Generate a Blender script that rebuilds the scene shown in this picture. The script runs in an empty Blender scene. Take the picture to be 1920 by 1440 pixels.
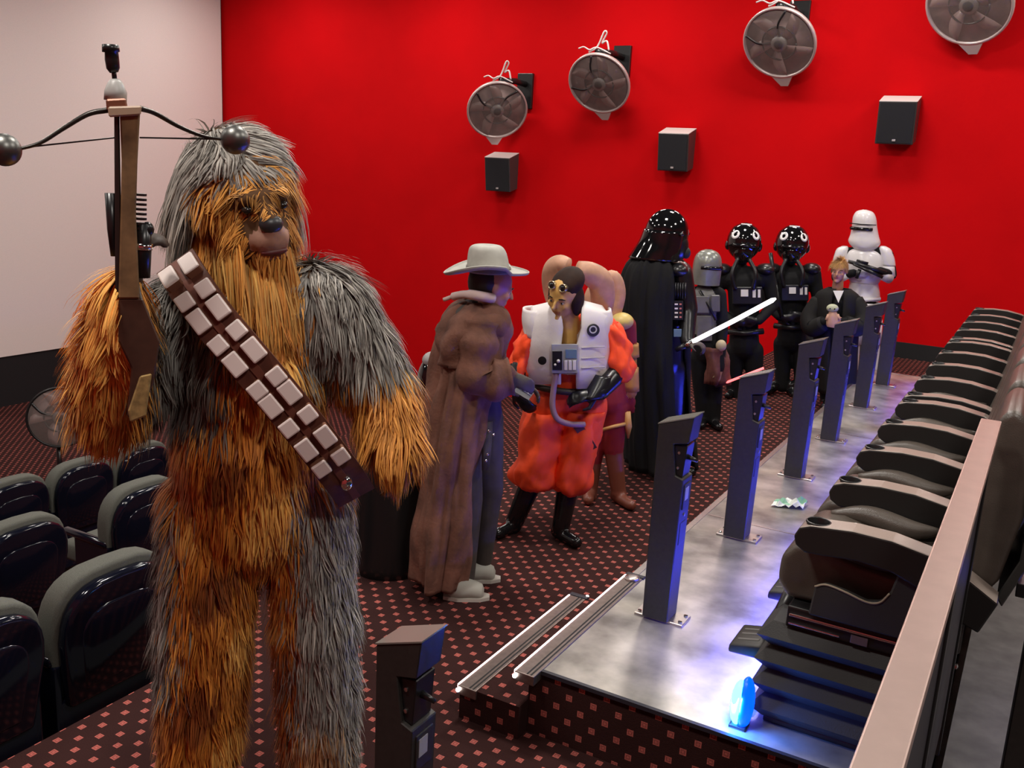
import bpy, bmesh, math, random
import numpy as np
from mathutils import Vector, Matrix
random.seed(7); rng = np.random.default_rng(7)
S = bpy.context.scene
COL = S.collection
# ------------------------------------------------------------------ camera
F, YAW, PIT, ROLL, CH = 1762.7, .512224, .228784, .0540485, 2.16
CAM = np.array([0., 0., CH])
def _axes():
    f = np.array([-math.sin(YAW)*math.cos(PIT), math.cos(YAW)*math.cos(PIT), -math.sin(PIT)])
    r = np.array([math.cos(YAW), math.sin(YAW), 0.]); u = np.cross(r, f)
    return r*math.cos(ROLL)+u*math.sin(ROLL), -r*math.sin(ROLL)+u*math.cos(ROLL), f
AR, AU, AF = _axes()
def ray(x, y): return AR*((x-960)/F) - AU*((y-720)/F) + AF
def onz(x, y, z): d = ray(x, y); return CAM + d*(z-CH)/d[2]
def onx(x, y, X): d = ray(x, y); return CAM + d*X/d[0]
def ony(x, y, Y): d = ray(x, y); return CAM + d*Y/d[1]
def projv(P):
    q = P-CAM; c = q@AF
    return 960+F*(q@AR)/c, 720-F*(q@AU)/c
cd = bpy.data.cameras.new('camera'); cam = bpy.data.objects.new('camera', cd); COL.objects.link(cam)
cam.matrix_world = Matrix(((AR[0], AU[0], -AF[0], 0), (AR[1], AU[1], -AF[1], 0), (AR[2], AU[2], -AF[2], CH), (0, 0, 0, 1)))
cd.sensor_width = 36; cd.lens = F/1920*36; cd.clip_start = .05; cd.clip_end = 100
S.camera = cam
# ------------------------------------------------------------------ world, lamps, exposure
w = bpy.data.worlds.new('world'); S.world = w; w.use_nodes = True
w.node_tree.nodes['Background'].inputs[0].default_value = (1, .92, .86, 1)
w.node_tree.nodes['Background'].inputs[1].default_value = .05
vs = S.view_settings; vs.view_transform = 'Standard'; vs.look = 'None'; vs.gamma = 1; vs.exposure = .35; vs.use_curve_mapping = False
def area(name, loc, sx, sy, e, col=(1, .93, .86), rot=(0, 0, 0)):
    l = bpy.data.lights.new(name, 'AREA'); l.shape = 'RECTANGLE'; l.size = sx; l.size_y = sy; l.energy = e; l.color = col
    o = bpy.data.objects.new(name, l); COL.objects.link(o); o.location = loc; o.rotation_euler = rot; return o
for x in (-11.5, -8.5, -5.5, -2.5, .5):                     # wall wash row along the red wall
    area('ceiling_lamp', (x, 11.3, 5.18), 1.1, .5, 50)
for x, e in ((-10, 55), (-6, 30), (-2.4, 88), (1.5, 70)):   # house lights over the seats
    for y in (8, 4.2, .6):
        area('ceiling_lamp', (x, y, 5.18), .6, .6, e)
# ------------------------------------------------------------------ materials
MATS = {}
def mat(name, col, rough=.6, metal=0., spec=.5, noise=0., nscale=20., bump=0., bscale=80., emit=None, estr=0., attr=None, alpha=None, trans=0., sheen=0., coat=0.):
    if name in MATS: return MATS[name]
    m = bpy.data.materials.new(name); m.use_nodes = True; nt = m.node_tree; b = nt.nodes['Principled BSDF']
    b.inputs['Base Color'].default_value = (*col, 1); b.inputs['Roughness'].default_value = rough
    b.inputs['Metallic'].default_value = metal; b.inputs['Specular IOR Level'].default_value = spec
    b.inputs['Transmission Weight'].default_value = trans; b.inputs['Sheen Weight'].default_value = sheen; b.inputs['Coat Weight'].default_value = coat
    if alpha is not None: b.inputs['Alpha'].default_value = alpha
    if emit: b.inputs['Emission Color'].default_value = (*emit, 1); b.inputs['Emission Strength'].default_value = estr
    tc = nt.nodes.new('ShaderNodeTexCoord')
    if noise > 0:
        n = nt.nodes.new('ShaderNodeTexNoise'); n.inputs['Scale'].default_value = nscale; n.inputs['Detail'].default_value = 5
        nt.links.new(tc.outputs['Object'], n.inputs['Vector'])
        r = nt.nodes.new('ShaderNodeMapRange'); r.inputs['From Min'].default_value = .3; r.inputs['From Max'].default_value = .7
        r.inputs['To Min'].default_value = 1-noise; r.inputs['To Max'].default_value = 1+noise
        nt.links.new(n.outputs['Fac'], r.inputs['Value'])
        v = nt.nodes.new('ShaderNodeVectorMath'); v.operation = 'SCALE'; v.inputs[0].default_value = col
        nt.links.new(r.outputs['Result'], v.inputs['Scale']); nt.links.new(v.outputs['Vector'], b.inputs['Base Color'])
    if bump > 0:
        n2 = nt.nodes.new('ShaderNodeTexNoise'); n2.inputs['Scale'].default_value = bscale; n2.inputs['Detail'].default_value = 4
        nt.links.new(tc.outputs['Object'], n2.inputs['Vector'])
        bp = nt.nodes.new('ShaderNodeBump'); bp.inputs['Strength'].default_value = bump; bp.inputs['Distance'].default_value = .01
        nt.links.new(n2.outputs['Fac'], bp.inputs['Height']); nt.links.new(bp.outputs['Normal'], b.inputs['Normal'])
    if attr:
        a = nt.nodes.new('ShaderNodeAttribute'); a.attribute_name = attr; nt.links.new(a.outputs['Color'], b.inputs['Base Color'])
    MATS[name] = m; return m
def carpet(name, ax):
    m = bpy.data.materials.new(name); m.use_nodes = True; nt = m.node_tree; b = nt.nodes['Principled BSDF']
    b.inputs['Roughness'].default_value = .95; b.inputs['Specular IOR Level'].default_value = .15
    g = nt.nodes.new('ShaderNodeNewGeometry'); sp = nt.nodes.new('ShaderNodeSeparateXYZ'); nt.links.new(g.outputs['Position'], sp.inputs[0])
    def M(op, a, c=None, d=None):
        n = nt.nodes.new('ShaderNodeMath'); n.operation = op
        for i, v in enumerate((a, c, d)):
            if v is None: continue
            if isinstance(v, (int, float)): n.inputs[i].default_value = v
            else: nt.links.new(v, n.inputs[i])
        return n.outputs[0]
    c = .102
    def dots(off):
        fu = M('ABSOLUTE', M('SUBTRACT', M('FRACT', M('ADD', M('DIVIDE', sp.outputs[ax[0]], c), 100+off)), .5))
        fv = M('ABSOLUTE', M('SUBTRACT', M('FRACT', M('ADD', M('DIVIDE', sp.outputs[ax[1]], c), 100+off)), .5))
        return M('MAXIMUM', fu, fv)
    d = M('MINIMUM', dots(0), dots(.5))
    ring = M('MULTIPLY', M('LESS_THAN', d, .125), M('SUBTRACT', 1, M('MULTIPLY', M('LESS_THAN', M('ABSOLUTE', M('SUBTRACT', d, .065)), .018), .45)))
    tn = nt.nodes.new('ShaderNodeTexNoise'); tn.inputs['Scale'].default_value = 260; nt.links.new(g.outputs['Position'], tn.inputs['Vector'])
    tn2 = nt.nodes.new('ShaderNodeTexNoise'); tn2.inputs['Scale'].default_value = 3; nt.links.new(g.outputs['Position'], tn2.inputs['Vector'])
    fuzz = M('MULTIPLY', M('ADD', .55, M('MULTIPLY', tn.outputs['Fac'], .9)), M('ADD', .7, M('MULTIPLY', tn2.outputs['Fac'], .6)))
    mx = nt.nodes.new('ShaderNodeMix'); mx.data_type = 'RGBA'; nt.links.new(ring, mx.inputs['Factor'])
    mx.inputs[6].default_value = (.034, .012, .011, 1); mx.inputs[7].default_value = (.44, .115, .095, 1)
    v = nt.nodes.new('ShaderNodeVectorMath'); v.operation = 'SCALE'; nt.links.new(mx.outputs[2], v.inputs[0]); nt.links.new(fuzz, v.inputs['Scale'])
    nt.links.new(v.outputs['Vector'], b.inputs['Base Color'])
    bp = nt.nodes.new('ShaderNodeBump'); bp.inputs['Strength'].default_value = .5; bp.inputs['Distance'].default_value = .004
    nt.links.new(tn.outputs['Fac'], bp.inputs['Height']); nt.links.new(bp.outputs['Normal'], b.inputs['Normal'])
    return m
CARP_H = carpet('carpet_floor', (0, 1)); CARP_X = carpet('carpet_riser_front', (0, 2)); CARP_Y = carpet('carpet_riser_side', (1, 2))
RED = mat('red_fabric_wall', (.60, .0015, .004), .9, spec=.1, noise=.05, nscale=1.5, bump=.25, bscale=300)
SCREEN = mat('screen_cloth', (.86, .80, .77), .85, spec=.2, noise=.02, nscale=60)
BLACKW = mat('black_wall_paint', (.008, .008, .010), .8)
DARKMET = mat('dark_powder_coat', (.025, .0225, .020), .5, noise=.15, nscale=60)
PLATE = mat('scuffed_black_sheet', (.42, .395, .355), .34, metal=.6, noise=.5, nscale=5, bump=.16, bscale=6)
STEEL = mat('brushed_steel', (.55, .5, .47), .35, metal=1, noise=.1, nscale=90)
ALU = mat('aluminium_nosing', (.26, .21, .19), .42, metal=.9, noise=.15, nscale=40)
BLK = mat('black_plastic', (.012, .012, .013), .3)
BLKM = mat('black_matte', (.012, .012, .013), .75)
GLOSS = mat('gloss_black_shell', (.006, .006, .007), .08, coat=.6)
ARMP = mat('armrest_plastic', (.016, .0145, .014), .45)
LEATH = mat('black_leather', (.085, .070, .058), .33, bump=.15, bscale=250, noise=.15, nscale=15)
BELL = mat('bellows_fabric', (.030, .029, .029), .7, bump=.2, bscale=200)
WHITE = mat('white_plastic', (.78, .76, .76), .3)
WIRE = mat('white_wire', (.75, .68, .66), .5)
CHROME = mat('chrome', (.8, .8, .8), .12, metal=1)
GLASS = mat('clear_dome', (.9, .85, .83), .08, trans=.85, spec=.5)
CLEAR = mat('clear_cover', (.75, .62, .58), .12, alpha=.16)
SEATF = mat('grey_seat_fabric', (.13, .135, .115), .95, bump=.4, bscale=400, noise=.15, nscale=200)
SEATP = mat('navy_black_seat_shell', (.005, .006, .014), .12, spec=.5)
COPPER = mat('rail_cap', (.58, .44, .39), .35, metal=.75, noise=.05, nscale=20)
PANELD = mat('dark_panel', (.02, .02, .03), .5)
VINYL = mat('grey_vinyl_floor', (.10, .095, .09), .6, noise=.3, nscale=12)
BLUEL = mat('blue_led', (.0, .02, .2), .4, emit=(.02, .06, 1.), estr=14)
CYANL = mat('cyan_led', (.0, .3, .6), .4, emit=(.05, .55, 1.), estr=9)
LEDW = mat('led_line', (.9, .6, .6), .4, emit=(1., .72, .70), estr=3.5)
LEDDOT = mat('led_dot', (1, 1, 1), .4, emit=(1, .95, .92), estr=8)
# ------------------------------------------------------------------ mesh helpers
def wl(o):
    p = Vector((0, 0, 0))
    while o: p = p + o.location; o = o.parent
    return np.array(p)
def mk(name, V, Fc, m=None, parent=None, smooth=False, mats=None, mi=None):
    V = np.asarray(V, float)
    if parent is not None: V = V - wl(parent)
    me = bpy.data.meshes.new(name); me.from_pydata(V.tolist(), [], Fc)
    for mm in (mats or [m]): me.materials.append(mm)
    if mi is not None: me.polygons.foreach_set('material_index', np.asarray(mi, np.int32))
    if smooth: me.polygons.foreach_set('use_smooth', np.ones(len(me.polygons), bool))
    me.update()
    o = bpy.data.objects.new(name, me); COL.objects.link(o)
    if parent is not None: o.parent = parent
    return o
def tag(o, label, cat, group=None):
    o['label'] = label; o['category'] = cat
    if group: o['group'] = group
    return o
def empty(name, loc, label, cat, group=None):
    o = bpy.data.objects.new(name, None); COL.objects.link(o); o.location = Vector(loc); o.empty_display_size = .1
    return tag(o, label, cat, group)
def struct(o): o['kind'] = 'structure'; return o
def lab(o, t): o['label'] = t; return o
def dup(root, loc, label=None, group=None, name=None):
    r = root.copy(); COL.objects.link(r); r.location = Vector(loc)
    if label: r['label'] = label
    if group: r['group'] = group
    for ch in list(root.children):
        c = ch.copy(); COL.objects.link(c); c.parent = r
        for g in list(ch.children):
            d = g.copy(); COL.objects.link(d); d.parent = c
    return r
class MB:
    def __init__(s): s.V = []; s.F = []
    def add(s, V, Fc):
        n = len(s.V); s.V += [tuple(v) for v in V]; s.F += [tuple(i+n for i in f) for f in Fc]; return s
    def box(s, a, b): return s.add(*boxg(a, b))
    def tube(s, *a, **k): return s.add(*tubeg(*a, **k))
    def build(s, name, m, parent=None, smooth=False): return mk(name, s.V, s.F, m, parent, smooth)
def boxg(a, b):
    x0, y0, z0 = a; x1, y1, z1 = b
    return [(x0, y0, z0), (x1, y0, z0), (x1, y1, z0), (x0, y1, z0), (x0, y0, z1), (x1, y0, z1), (x1, y1, z1), (x0, y1, z1)], \
        [(0, 3, 2, 1), (4, 5, 6, 7), (0, 1, 5, 4), (1, 2, 6, 5), (2, 3, 7, 6), (3, 0, 4, 7)]
def bevelg(V, Fc, w, seg=2):
    bm = bmesh.new(); vs_ = [bm.verts.new(v) for v in V]
    for f in Fc:
        try: bm.faces.new([vs_[i] for i in f])
        except ValueError: pass
    bmesh.ops.recalc_face_normals(bm, faces=bm.faces[:])
    es = [e for e in bm.edges if len(e.link_faces) == 2 and e.calc_face_angle(0) > .5]
    bmesh.ops.bevel(bm, geom=es, offset=w, segments=seg, profile=.5, affect='EDGES', clamp_overlap=True)
    bm.verts.index_update()
    r = [tuple(v.co) for v in bm.verts], [tuple(v.index for v in f.verts) for f in bm.faces]
    bm.free(); return r
def bbox(a, b, w=.005, seg=2): return bevelg(*boxg(a, b), w, seg)
def prismg(pts, lo, hi, ax=1):
    """2-D outline extruded along world axis ax"""
    n = len(pts); V = []
    for t in (lo, hi):
        for p in pts:
            V.append({0: (t, p[0], p[1]), 1: (p[0], t, p[1]), 2: (p[0], p[1], t)}[ax])
    return V, [tuple(range(n)), tuple(range(2*n-1, n-1, -1))] + [(i, (i+1) % n, n+(i+1) % n, n+i) for i in range(n)]
def frame(d):
    d = np.asarray(d, float); d = d/np.linalg.norm(d)
    a = np.array([0, 0, 1.]) if abs(d[2]) < .9 else np.array([1., 0, 0])
    u = np.cross(a, d); u /= np.linalg.norm(u); return u, np.cross(d, u), d
def tubeg(P, r, seg=10, cap=True, flat=1.):
    P = [np.asarray(p, float) for p in P]; n = len(P)
    r = [r]*n if isinstance(r, (int, float)) else list(r)
    V = []; Fc = []; u0 = None
    for i, p in enumerate(P):
        d = P[min(i+1, n-1)]-P[max(i-1, 0)]; u, v, d = frame(d)
        if u0 is not None:
            u = u0-d*(u0@d); u /= np.linalg.norm(u); v = np.cross(d, u)
        u0 = u
        for k in range(seg):
            t = 2*math.pi*k/seg; V.append(p+u*math.cos(t)*r[i]+v*math.sin(t)*r[i]*flat)
    for i in range(n-1):
        for k in range(seg):
            a = i*seg+k; b = i*seg+(k+1) % seg; Fc.append((a, b, b+seg, a+seg))
    if cap: Fc += [tuple(range(seg-1, -1, -1)), tuple(range((n-1)*seg, n*seg))]
    return V, Fc
def latheg(prof, c, axis=(0, 0, 1), seg=24, cap=True):
    """prof: list of (radius, height) along axis"""
    u, v, d = frame(axis); c = np.asarray(c, float); V = []; Fc = []
    for r, h in prof:
        for k in range(seg):
            t = 2*math.pi*k/seg; V.append(c+d*h+(u*math.cos(t)+v*math.sin(t))*r)
    n = len(prof)
    for i in range(n-1):
        for k in range(seg):
            a = i*seg+k; b = i*seg+(k+1) % seg; Fc.append((a, b, b+seg, a+seg))
    if cap: Fc += [tuple(range(seg-1, -1, -1)), tuple(range((n-1)*seg, n*seg))]
    return V, Fc
def ellg(c, rad, rot=None, su=20, sv=12):
    V = []; Fc = []; c = np.asarray(c, float); rot = np.eye(3) if rot is None else np.asarray(rot)
    for i in range(sv+1):
        p = math.pi*i/sv
        for k in range(su):
            t = 2*math.pi*k/su; V.append(c+rot@np.array([rad[0]*math.sin(p)*math.cos(t), rad[1]*math.sin(p)*math.sin(t), rad[2]*math.cos(p)]))
    for i in range(sv):
        for k in range(su):
            a = i*su+k; b = i*su+(k+1) % su; Fc.append((a+su, b+su, b, a))
    return V, Fc
def bez(P, n=24):
    """Catmull-Rom through points"""
    P = [np.asarray(p, float) for p in P]; P = [2*P[0]-P[1]]+P+[2*P[-1]-P[-2]]; out = []
    m = len(P)-3
    for j in range(m):
        a, b, c, d = P[j:j+4]
        for i in range(n):
            t = i/n; out.append(.5*(2*b+(c-a)*t+(2*a-5*b+4*c-d)*t*t+(3*b-a-3*c+d)*t**3))
    out.append(P[-2]); return out
def solid(o, th, off=0.):
    md = o.modifiers.new('thick', 'SOLIDIFY'); md.thickness = th; md.offset = off; return o
def subsurf(o, n=1):
    md = o.modifiers.new('sub', 'SUBSURF'); md.levels = n; md.render_levels = n; return o
# ------------------------------------------------------------------ the room
def slab(name, a, b, m): return struct(mk(name, *boxg(a, b), m))
XS = -13.64; YR = 12.9; ZC = 5.25
slab('floor', (-2.95, -2, -.3), (6, YR, 0), CARP_H)
slab('floor_lower', (XS, -2, -2.2), (-7.9, YR, -1.88), CARP_H)
slab('floor_step_1', (-7.9, -2, -2.2), (-6.15, YR, -1.5), CARP_H)
slab('floor_step_2', (-6.15, -2, -2.2), (-4.35, YR, -1.08), CARP_H)
slab('floor_step_3', (-4.35, -2, -2.2), (-2.95, YR, -.62), CARP_H)
slab('wall_right', (XS-.3, YR, -2.3), (6, YR+.3, ZC), RED)
slab('wall_front_base', (XS-.3, -2, -2.3), (XS, YR, -1.1), BLACKW)
slab('wall_front', (XS-.3, -2, -1.1), (XS-.03, YR, ZC), BLACKW)
scr = mk('projection_screen', *boxg((XS-.015, -1.6, -1.1), (XS+.02, YR-.06, ZC-.4)), SCREEN)
tag(scr, 'large pale grey projection screen above the black base wall', 'screen')
slab('ceiling', (XS-.3, -2.3, ZC), (6, YR+.3, ZC+.2), BLACKW)
slab('wall_left', (XS-.3, -2.3, -2.3), (6, -2, ZC), mat('far_wall', (.25, .02, .02), .9))
slab('wall_rear', (6, -2.3, -2.3), (6.3, YR+.3, ZC), mat('far_wall', (.25, .02, .02), .9))
slab('baseboard_right', (-2.95, YR-.03, 0), (6, YR, .2), BLACKW)
# raised seat platform and step
ZP = .28
pl = slab('floor_platform', (-1.5, 2.93, 0), (-.05, 10.2, ZP), PLATE)
pl.data.materials.append(CARP_X); pl.data.materials.append(CARP_Y)
for p in pl.data.polygons:
    if abs(p.normal[1]) > .9: p.material_index = 1
    elif abs(p.normal[0]) > .9: p.material_index = 2
st = slab('floor_tread', (-1.77, 2.86, 0), (-1.5, 3.86, ZP/2), CARP_H)
st.data.materials.append(CARP_X)
for p in st.data.polygons:
    if abs(p.normal[1]) > .9: p.material_index = 1
up = slab('floor_upper', (-.05, -2, 0), (6, YR, .45), VINYL)
pe = slab('trim_1', (-1.512, 3.95, ZP-.03), (-1.48, 10.2, ZP+.004), STEEL)
slab('trim_2', (-1.5, 2.918, ZP-.012), (-.35, 2.935, ZP+.004), PANELD)
slab('trim_3', (-1.5, 10.19, ZP-.02), (-.05, 10.21, ZP+.004), STEEL)
# sheet seams on the platform as thin raised strips
for i, y in enumerate((4.98, 7.35)):
    slab('trim_%d' % (4+i), (-1.48, y-.006, ZP-.01), (-.7, y+.006, ZP+.002), STEEL)
# step nosings with a light line
def nosing(x, z, y0, y1, label, capend):
    o = empty('step_nosing', (x, y0, z), label, 'step edge')
    mk('tread_strip', *bbox((x, y0, z-.035), (x+.085, y1, z+.006), .004), ALU, o)
    mk('groove', *boxg((x+.05, y0+.005, z+.004), (x+.056, y1-.005, z+.0075)), BLKM, o)
    mk('groove', *boxg((x+.066, y0+.005, z+.004), (x+.072, y1-.005, z+.0075)), BLKM, o)
    lab(mk('light_line', *boxg((x-.003, y0+.004, z-.006), (x+.004, y1-.004, z+.008)), LEDW, o), 'glowing pinkish white light line')
    mk('end_cap', *bbox((x-.004, y1, z-.04), (x+.09, y1+.03, z+.01), .004), PANELD, o)
    mk('end_lamp', *ellg((x+.005, y0-.006, z-.012), (.009, .007, .009)), LEDDOT, o, True)
    if capend: mk('round_cap', *latheg([(.035, 0), (.035, .012), (.02, .016), (.001, .016)], (x+.045, y1-.03, z+.004), seg=20), STEEL, o, True)
    else: mk('end_lamp', *ellg((x+.08, y1+.03, z+.006), (.008, .008, .008)), LEDDOT, o, True)
nosing(-1.775, ZP/2, 2.85, 3.84, 'aluminium step edge with lit line on the low carpet tread', False)
nosing(-1.53, ZP, 2.86, 3.93, 'aluminium step edge with round end cap beside the platform sheet', True)
# crumpled wrapper
bm = bmesh.new(); bmesh.ops.create_grid(bm, x_segments=9, y_segments=6, size=.5)
for v in bm.verts:
    v.co.x *= .17; v.co.y *= .12; v.co.z = .028*abs(random.gauss(0, .8))+.003
V = [(-1.126+v.co.x, 5.43+v.co.y+.4*v.co.x, ZP+v.co.z) for v in bm.verts]; Fw = [tuple(x.index for x in f.verts) for f in bm.faces]; bm.free()
o = mk('crumpled_wrapper', V, Fw, mats=[mat('wrapper_white', (.75, .78, .74), .35), mat('wrapper_green', (.25, .5, .36), .35)], mi=[1 if (i % 8) in (3, 4, 5, 6) and i > 9 else 0 for i in range(len(Fw))])
solid(o, .002); tag(o, 'crumpled white and green snack wrapper lying on the platform', 'wrapper')
# ------------------------------------------------------------------ posts
def make_post():
    o = empty('seat_effect_post', (0, 0, 0), '', 'post')
    out = [(-.062, .012), (.052, .012), (.062, .655), (.026, .668), (.006, .80), (.07, .815), (.082, .925), (-.066, .872)]
    b = mk('body', *bevelg(*prismg(out, -.058, .058), .003, 1), DARKMET, o)
    t = [(-.068, .873), (.085, .926), (.085, .931), (-.068, .878)]
    lab(mk('top_plate', *prismg(t, -.06, .06), mat('pale_top_plate', (.20, .19, .17), .18, spec=1.)), 'sloping pale grey top plate').parent = o
    d = mk('nozzle_block', *bevelg(*prismg([(.012, .672), (.052, .66), (.062, .80), (.004, .795)], -.045, .045), .003, 1), BLK, o)
    for z, x in ((.70, .03), (.765, .03)):
        mk('screw', *latheg([(.006, 0), (.006, .004), (.001, .005)], (x, -.045, z), (0, -1, 0), 10), STEEL, d)
    mk('nozzle', *tubeg([(.05, -.01, .745), (.10, -.01, .735)], [.012, .007]), BLK, d, True)
    mk('side_plate', *bbox((.058, -.04, .52), (.066, .04, .63), .003), DARKMET, o)
    mk('side_plate', *bbox((.054, -.035, .36), (.061, .035, .46), .003), DARKMET, o)
    mk('side_label', *boxg((.066, -.03, .56), (.068, .01, .615)), mat('label_grey', (.35, .35, .4), .5), o)
    mk('side_screw', *latheg([(.008, 0), (.008, .004), (.001, .005)], (.06, 0, .49), (1, 0, 0), 10), STEEL, o)
    bp = mk('base_plate', *bbox((-.105, -.04, 0), (.115, .07, .012), .002, 1), STEEL, o)
    for x, y in ((-.088, -.02), (-.088, .05), (.098, -.02), (.098, .05)):
        mk('bolt', *latheg([(.009, 0), (.009, .006), (.002, .008)], (x, y, .012), seg=8), CHROME, bp)
    return o
post = make_post()
pos = [(-1.235, 3.62+.0), (-1.235, 4.75), (-1.235, 6.02), (-1.235, 7.09), (-1.235, 8.37), (-1.235, 9.48)]
plabs = ['dark metal effect post standing nearest to the wrapperless platform corner and step edges', 'dark metal effect post on the platform, second from the step edges',
         'dark metal effect post on the platform, third from the step edges', 'dark metal effect post on the platform in front of the black robed young person',
         'dark metal effect post on the platform that the white armoured person touches', 'dark metal effect post on the platform closest to the red wall']
plabs[0] = 'dark metal effect post on the platform, closest to the two lit step edges'
post.location = (pos[0][0], pos[0][1], ZP); post['label'] = plabs[0]; post['group'] = 'effect posts on the platform'
for p, l in zip(pos[1:], plabs[1:]): dup(post, (p[0], p[1], ZP), l, 'effect posts on the platform')
# post on the carpet beside the fur costume, and one behind the handrail
q = dup(post, (-1.36, 1.92, 0), 'dark metal effect post standing alone on the dotted carpet beside the fur suit'); q['group'] = 'single effect posts'
q = dup(post, (.15, 2.45, .45), 'dark metal effect post behind the handrail on the grey upper floor'); q['group'] = 'single effect posts'
# ------------------------------------------------------------------ motion seats
PITCH = .54
def arm_mesh():
    o_ = [(-.60, 1.015), (-.585, 1.048), (-.55, 1.062), (-.42, 1.075), (-.30, 1.072), (-.18, 1.05), (-.08, 1.01), (.02, .95), (-.02, .84), (-.10, .87), (-.19, .93), (-.29, .968), (-.39, .978), (-.50, .968), (-.56, .965), (-.592, .985)]
    o = mk('tmp_arm', *bevelg(*prismg(o_, -.048, .048), .006, 2), ARMP); o.data.materials.append(mat('armrest_leather_sheen', (.30, .25, .215), .28, bump=.1, bscale=250))
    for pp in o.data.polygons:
        if pp.normal[2] > .75 and pp.center[2] > .98: pp.material_index = 1  # upward leather faces paler: lamp reflection put into the colour
    c = mk('tmp_cut', *latheg([(.037, 0), (.037, .2)], (-.535, 0, .995)), BLK)
    md = o.modifiers.new('b', 'BOOLEAN'); md.object = c; md.operation = 'DIFFERENCE'; md.solver = 'EXACT'; md.material_mode = 'INDEX'
    dg = bpy.context.evaluated_depsgraph_get(); me = bpy.data.meshes.new_from_object(o.evaluated_get(dg)); me.name = 'armrest'
    for x in (o, c): bpy.data.objects.remove(x)
    return me
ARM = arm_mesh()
def addmesh(name, me, parent, loc=(0, 0, 0)):
    o = bpy.data.objects.new(name, me); COL.objects.link(o); o.parent = parent; o.location = loc; return o
RIM = mk('tmp', *latheg([(.0355, -.06), (.0355, .001), (.038, .004), (.041, .002), (.041, -.004)], (-.535, 0, 1.065), seg=28, cap=False), BLK, None, True); RIMM = RIM.data; bpy.data.objects.remove(RIM)
CUPB = mk('tmp', *latheg([(.036, 0), (.036, .006)], (-.535, 0, .997), seg=20), BLKM); CUPM = CUPB.data; bpy.data.objects.remove(CUPB)
def rcush(pts, lo, hi, w): return bevelg(*prismg(pts, lo, hi), w, 3)
def make_seat():
    o = empty('motion_chair', (0, 0, 0), '', 'seat')       # local y: 0 .. PITCH, x and z are world-like
    y0, y1 = .052, PITCH-.052
    cu = [(-.66, .80), (-.655, .90), (-.61, .952), (-.52, .962), (-.40, .93), (-.24, .91), (-.15, .95), (-.12, .76), (-.62, .745)]
    mk('seat_cushion', *rcush(cu, y0, y1, .028), LEATH, o, True)
    mk('cushion_bolster', *tubeg(bez([(-.57, y1-.06, .955), (-.45, y1-.03, .965), (-.30, y1-.04, .95), (-.2, y1-.05, .97)], 6), [.012+.03*math.sin(math.pi*min(1, i/18)) for i in range(19)], 10), LEATH, o, True)
    mk('cushion_bolster', *tubeg(bez([(-.57, y0+.06, .955), (-.45, y0+.03, .965), (-.30, y0+.04, .95), (-.2, y0+.05, .97)], 6), [.012+.03*math.sin(math.pi*min(1, i/18)) for i in range(19)], 10), LEATH, o, True)
    bk = [(-.20, .90), (-.16, 1.05), (-.12, 1.25), (-.08, 1.44), (-.065, 1.50), (-.03, 1.53), (.01, 1.50), (.03, 1.42), (.045, 1.2), (.01, .98), (-.06, .86)]
    mk('backrest', *rcush(bk, y0, y1, .03), LEATH, o, True)
    sh = [(.01, .93), (.055, 1.06), (.06, 1.22), (.04, 1.40), (.055, 1.40), (.082, 1.22), (.078, 1.04), (.03, .90)]
    s = mk('back_shell', *bevelg(*prismg(sh, y0+.005, y1-.005), .004, 1), mat('back_shell_plastic', (.045, .045, .042), .45), o)
    mk('scuff', *tubeg([(.072, .12, 1.30), (.074, .135, 1.27), (.078, .13, 1.24)], .0025, 5), WHITE, s)
    fr = [(-.80, .455), (-.80, .492), (-.70, .512), (-.69, .47)]
    ft = mk('footrest', *bevelg(*prismg([(-.815, .45), (-.812, .485), (-.70, .51), (-.685, .50), (-.69, .455)], .11, .30), .014, 2), DARKMET, o, True)
    for yy in (.16, .21, .25):
        mk('tread_ridge', *bevelg(*prismg([(-.795, .486), (-.794, .492), (-.715, .510), (-.714, .504)], yy-.006, yy+.006), .002, 1), mat('ridge', (.12, .115, .11), .5), ft)
    mk('footrest_stay', *tubeg([(-.70, .2, .48), (-.63, .2, .70)], [.028, .03], 8), BLK, o, True)
    return o
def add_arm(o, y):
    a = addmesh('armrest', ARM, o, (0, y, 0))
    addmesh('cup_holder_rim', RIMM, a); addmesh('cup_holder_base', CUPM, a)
seat0 = make_seat(); add_arm(seat0, 0)
seat1 = dup(seat0, (0, 0, 0))                               # last seat of a block carries the far armrest
add_arm(seat1, PITCH)
ords = ['first', 'second', 'third', 'fourth', 'fifth', 'sixth', 'seventh', 'eighth', 'ninth', 'tenth', 'eleventh', 'twelfth']
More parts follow.
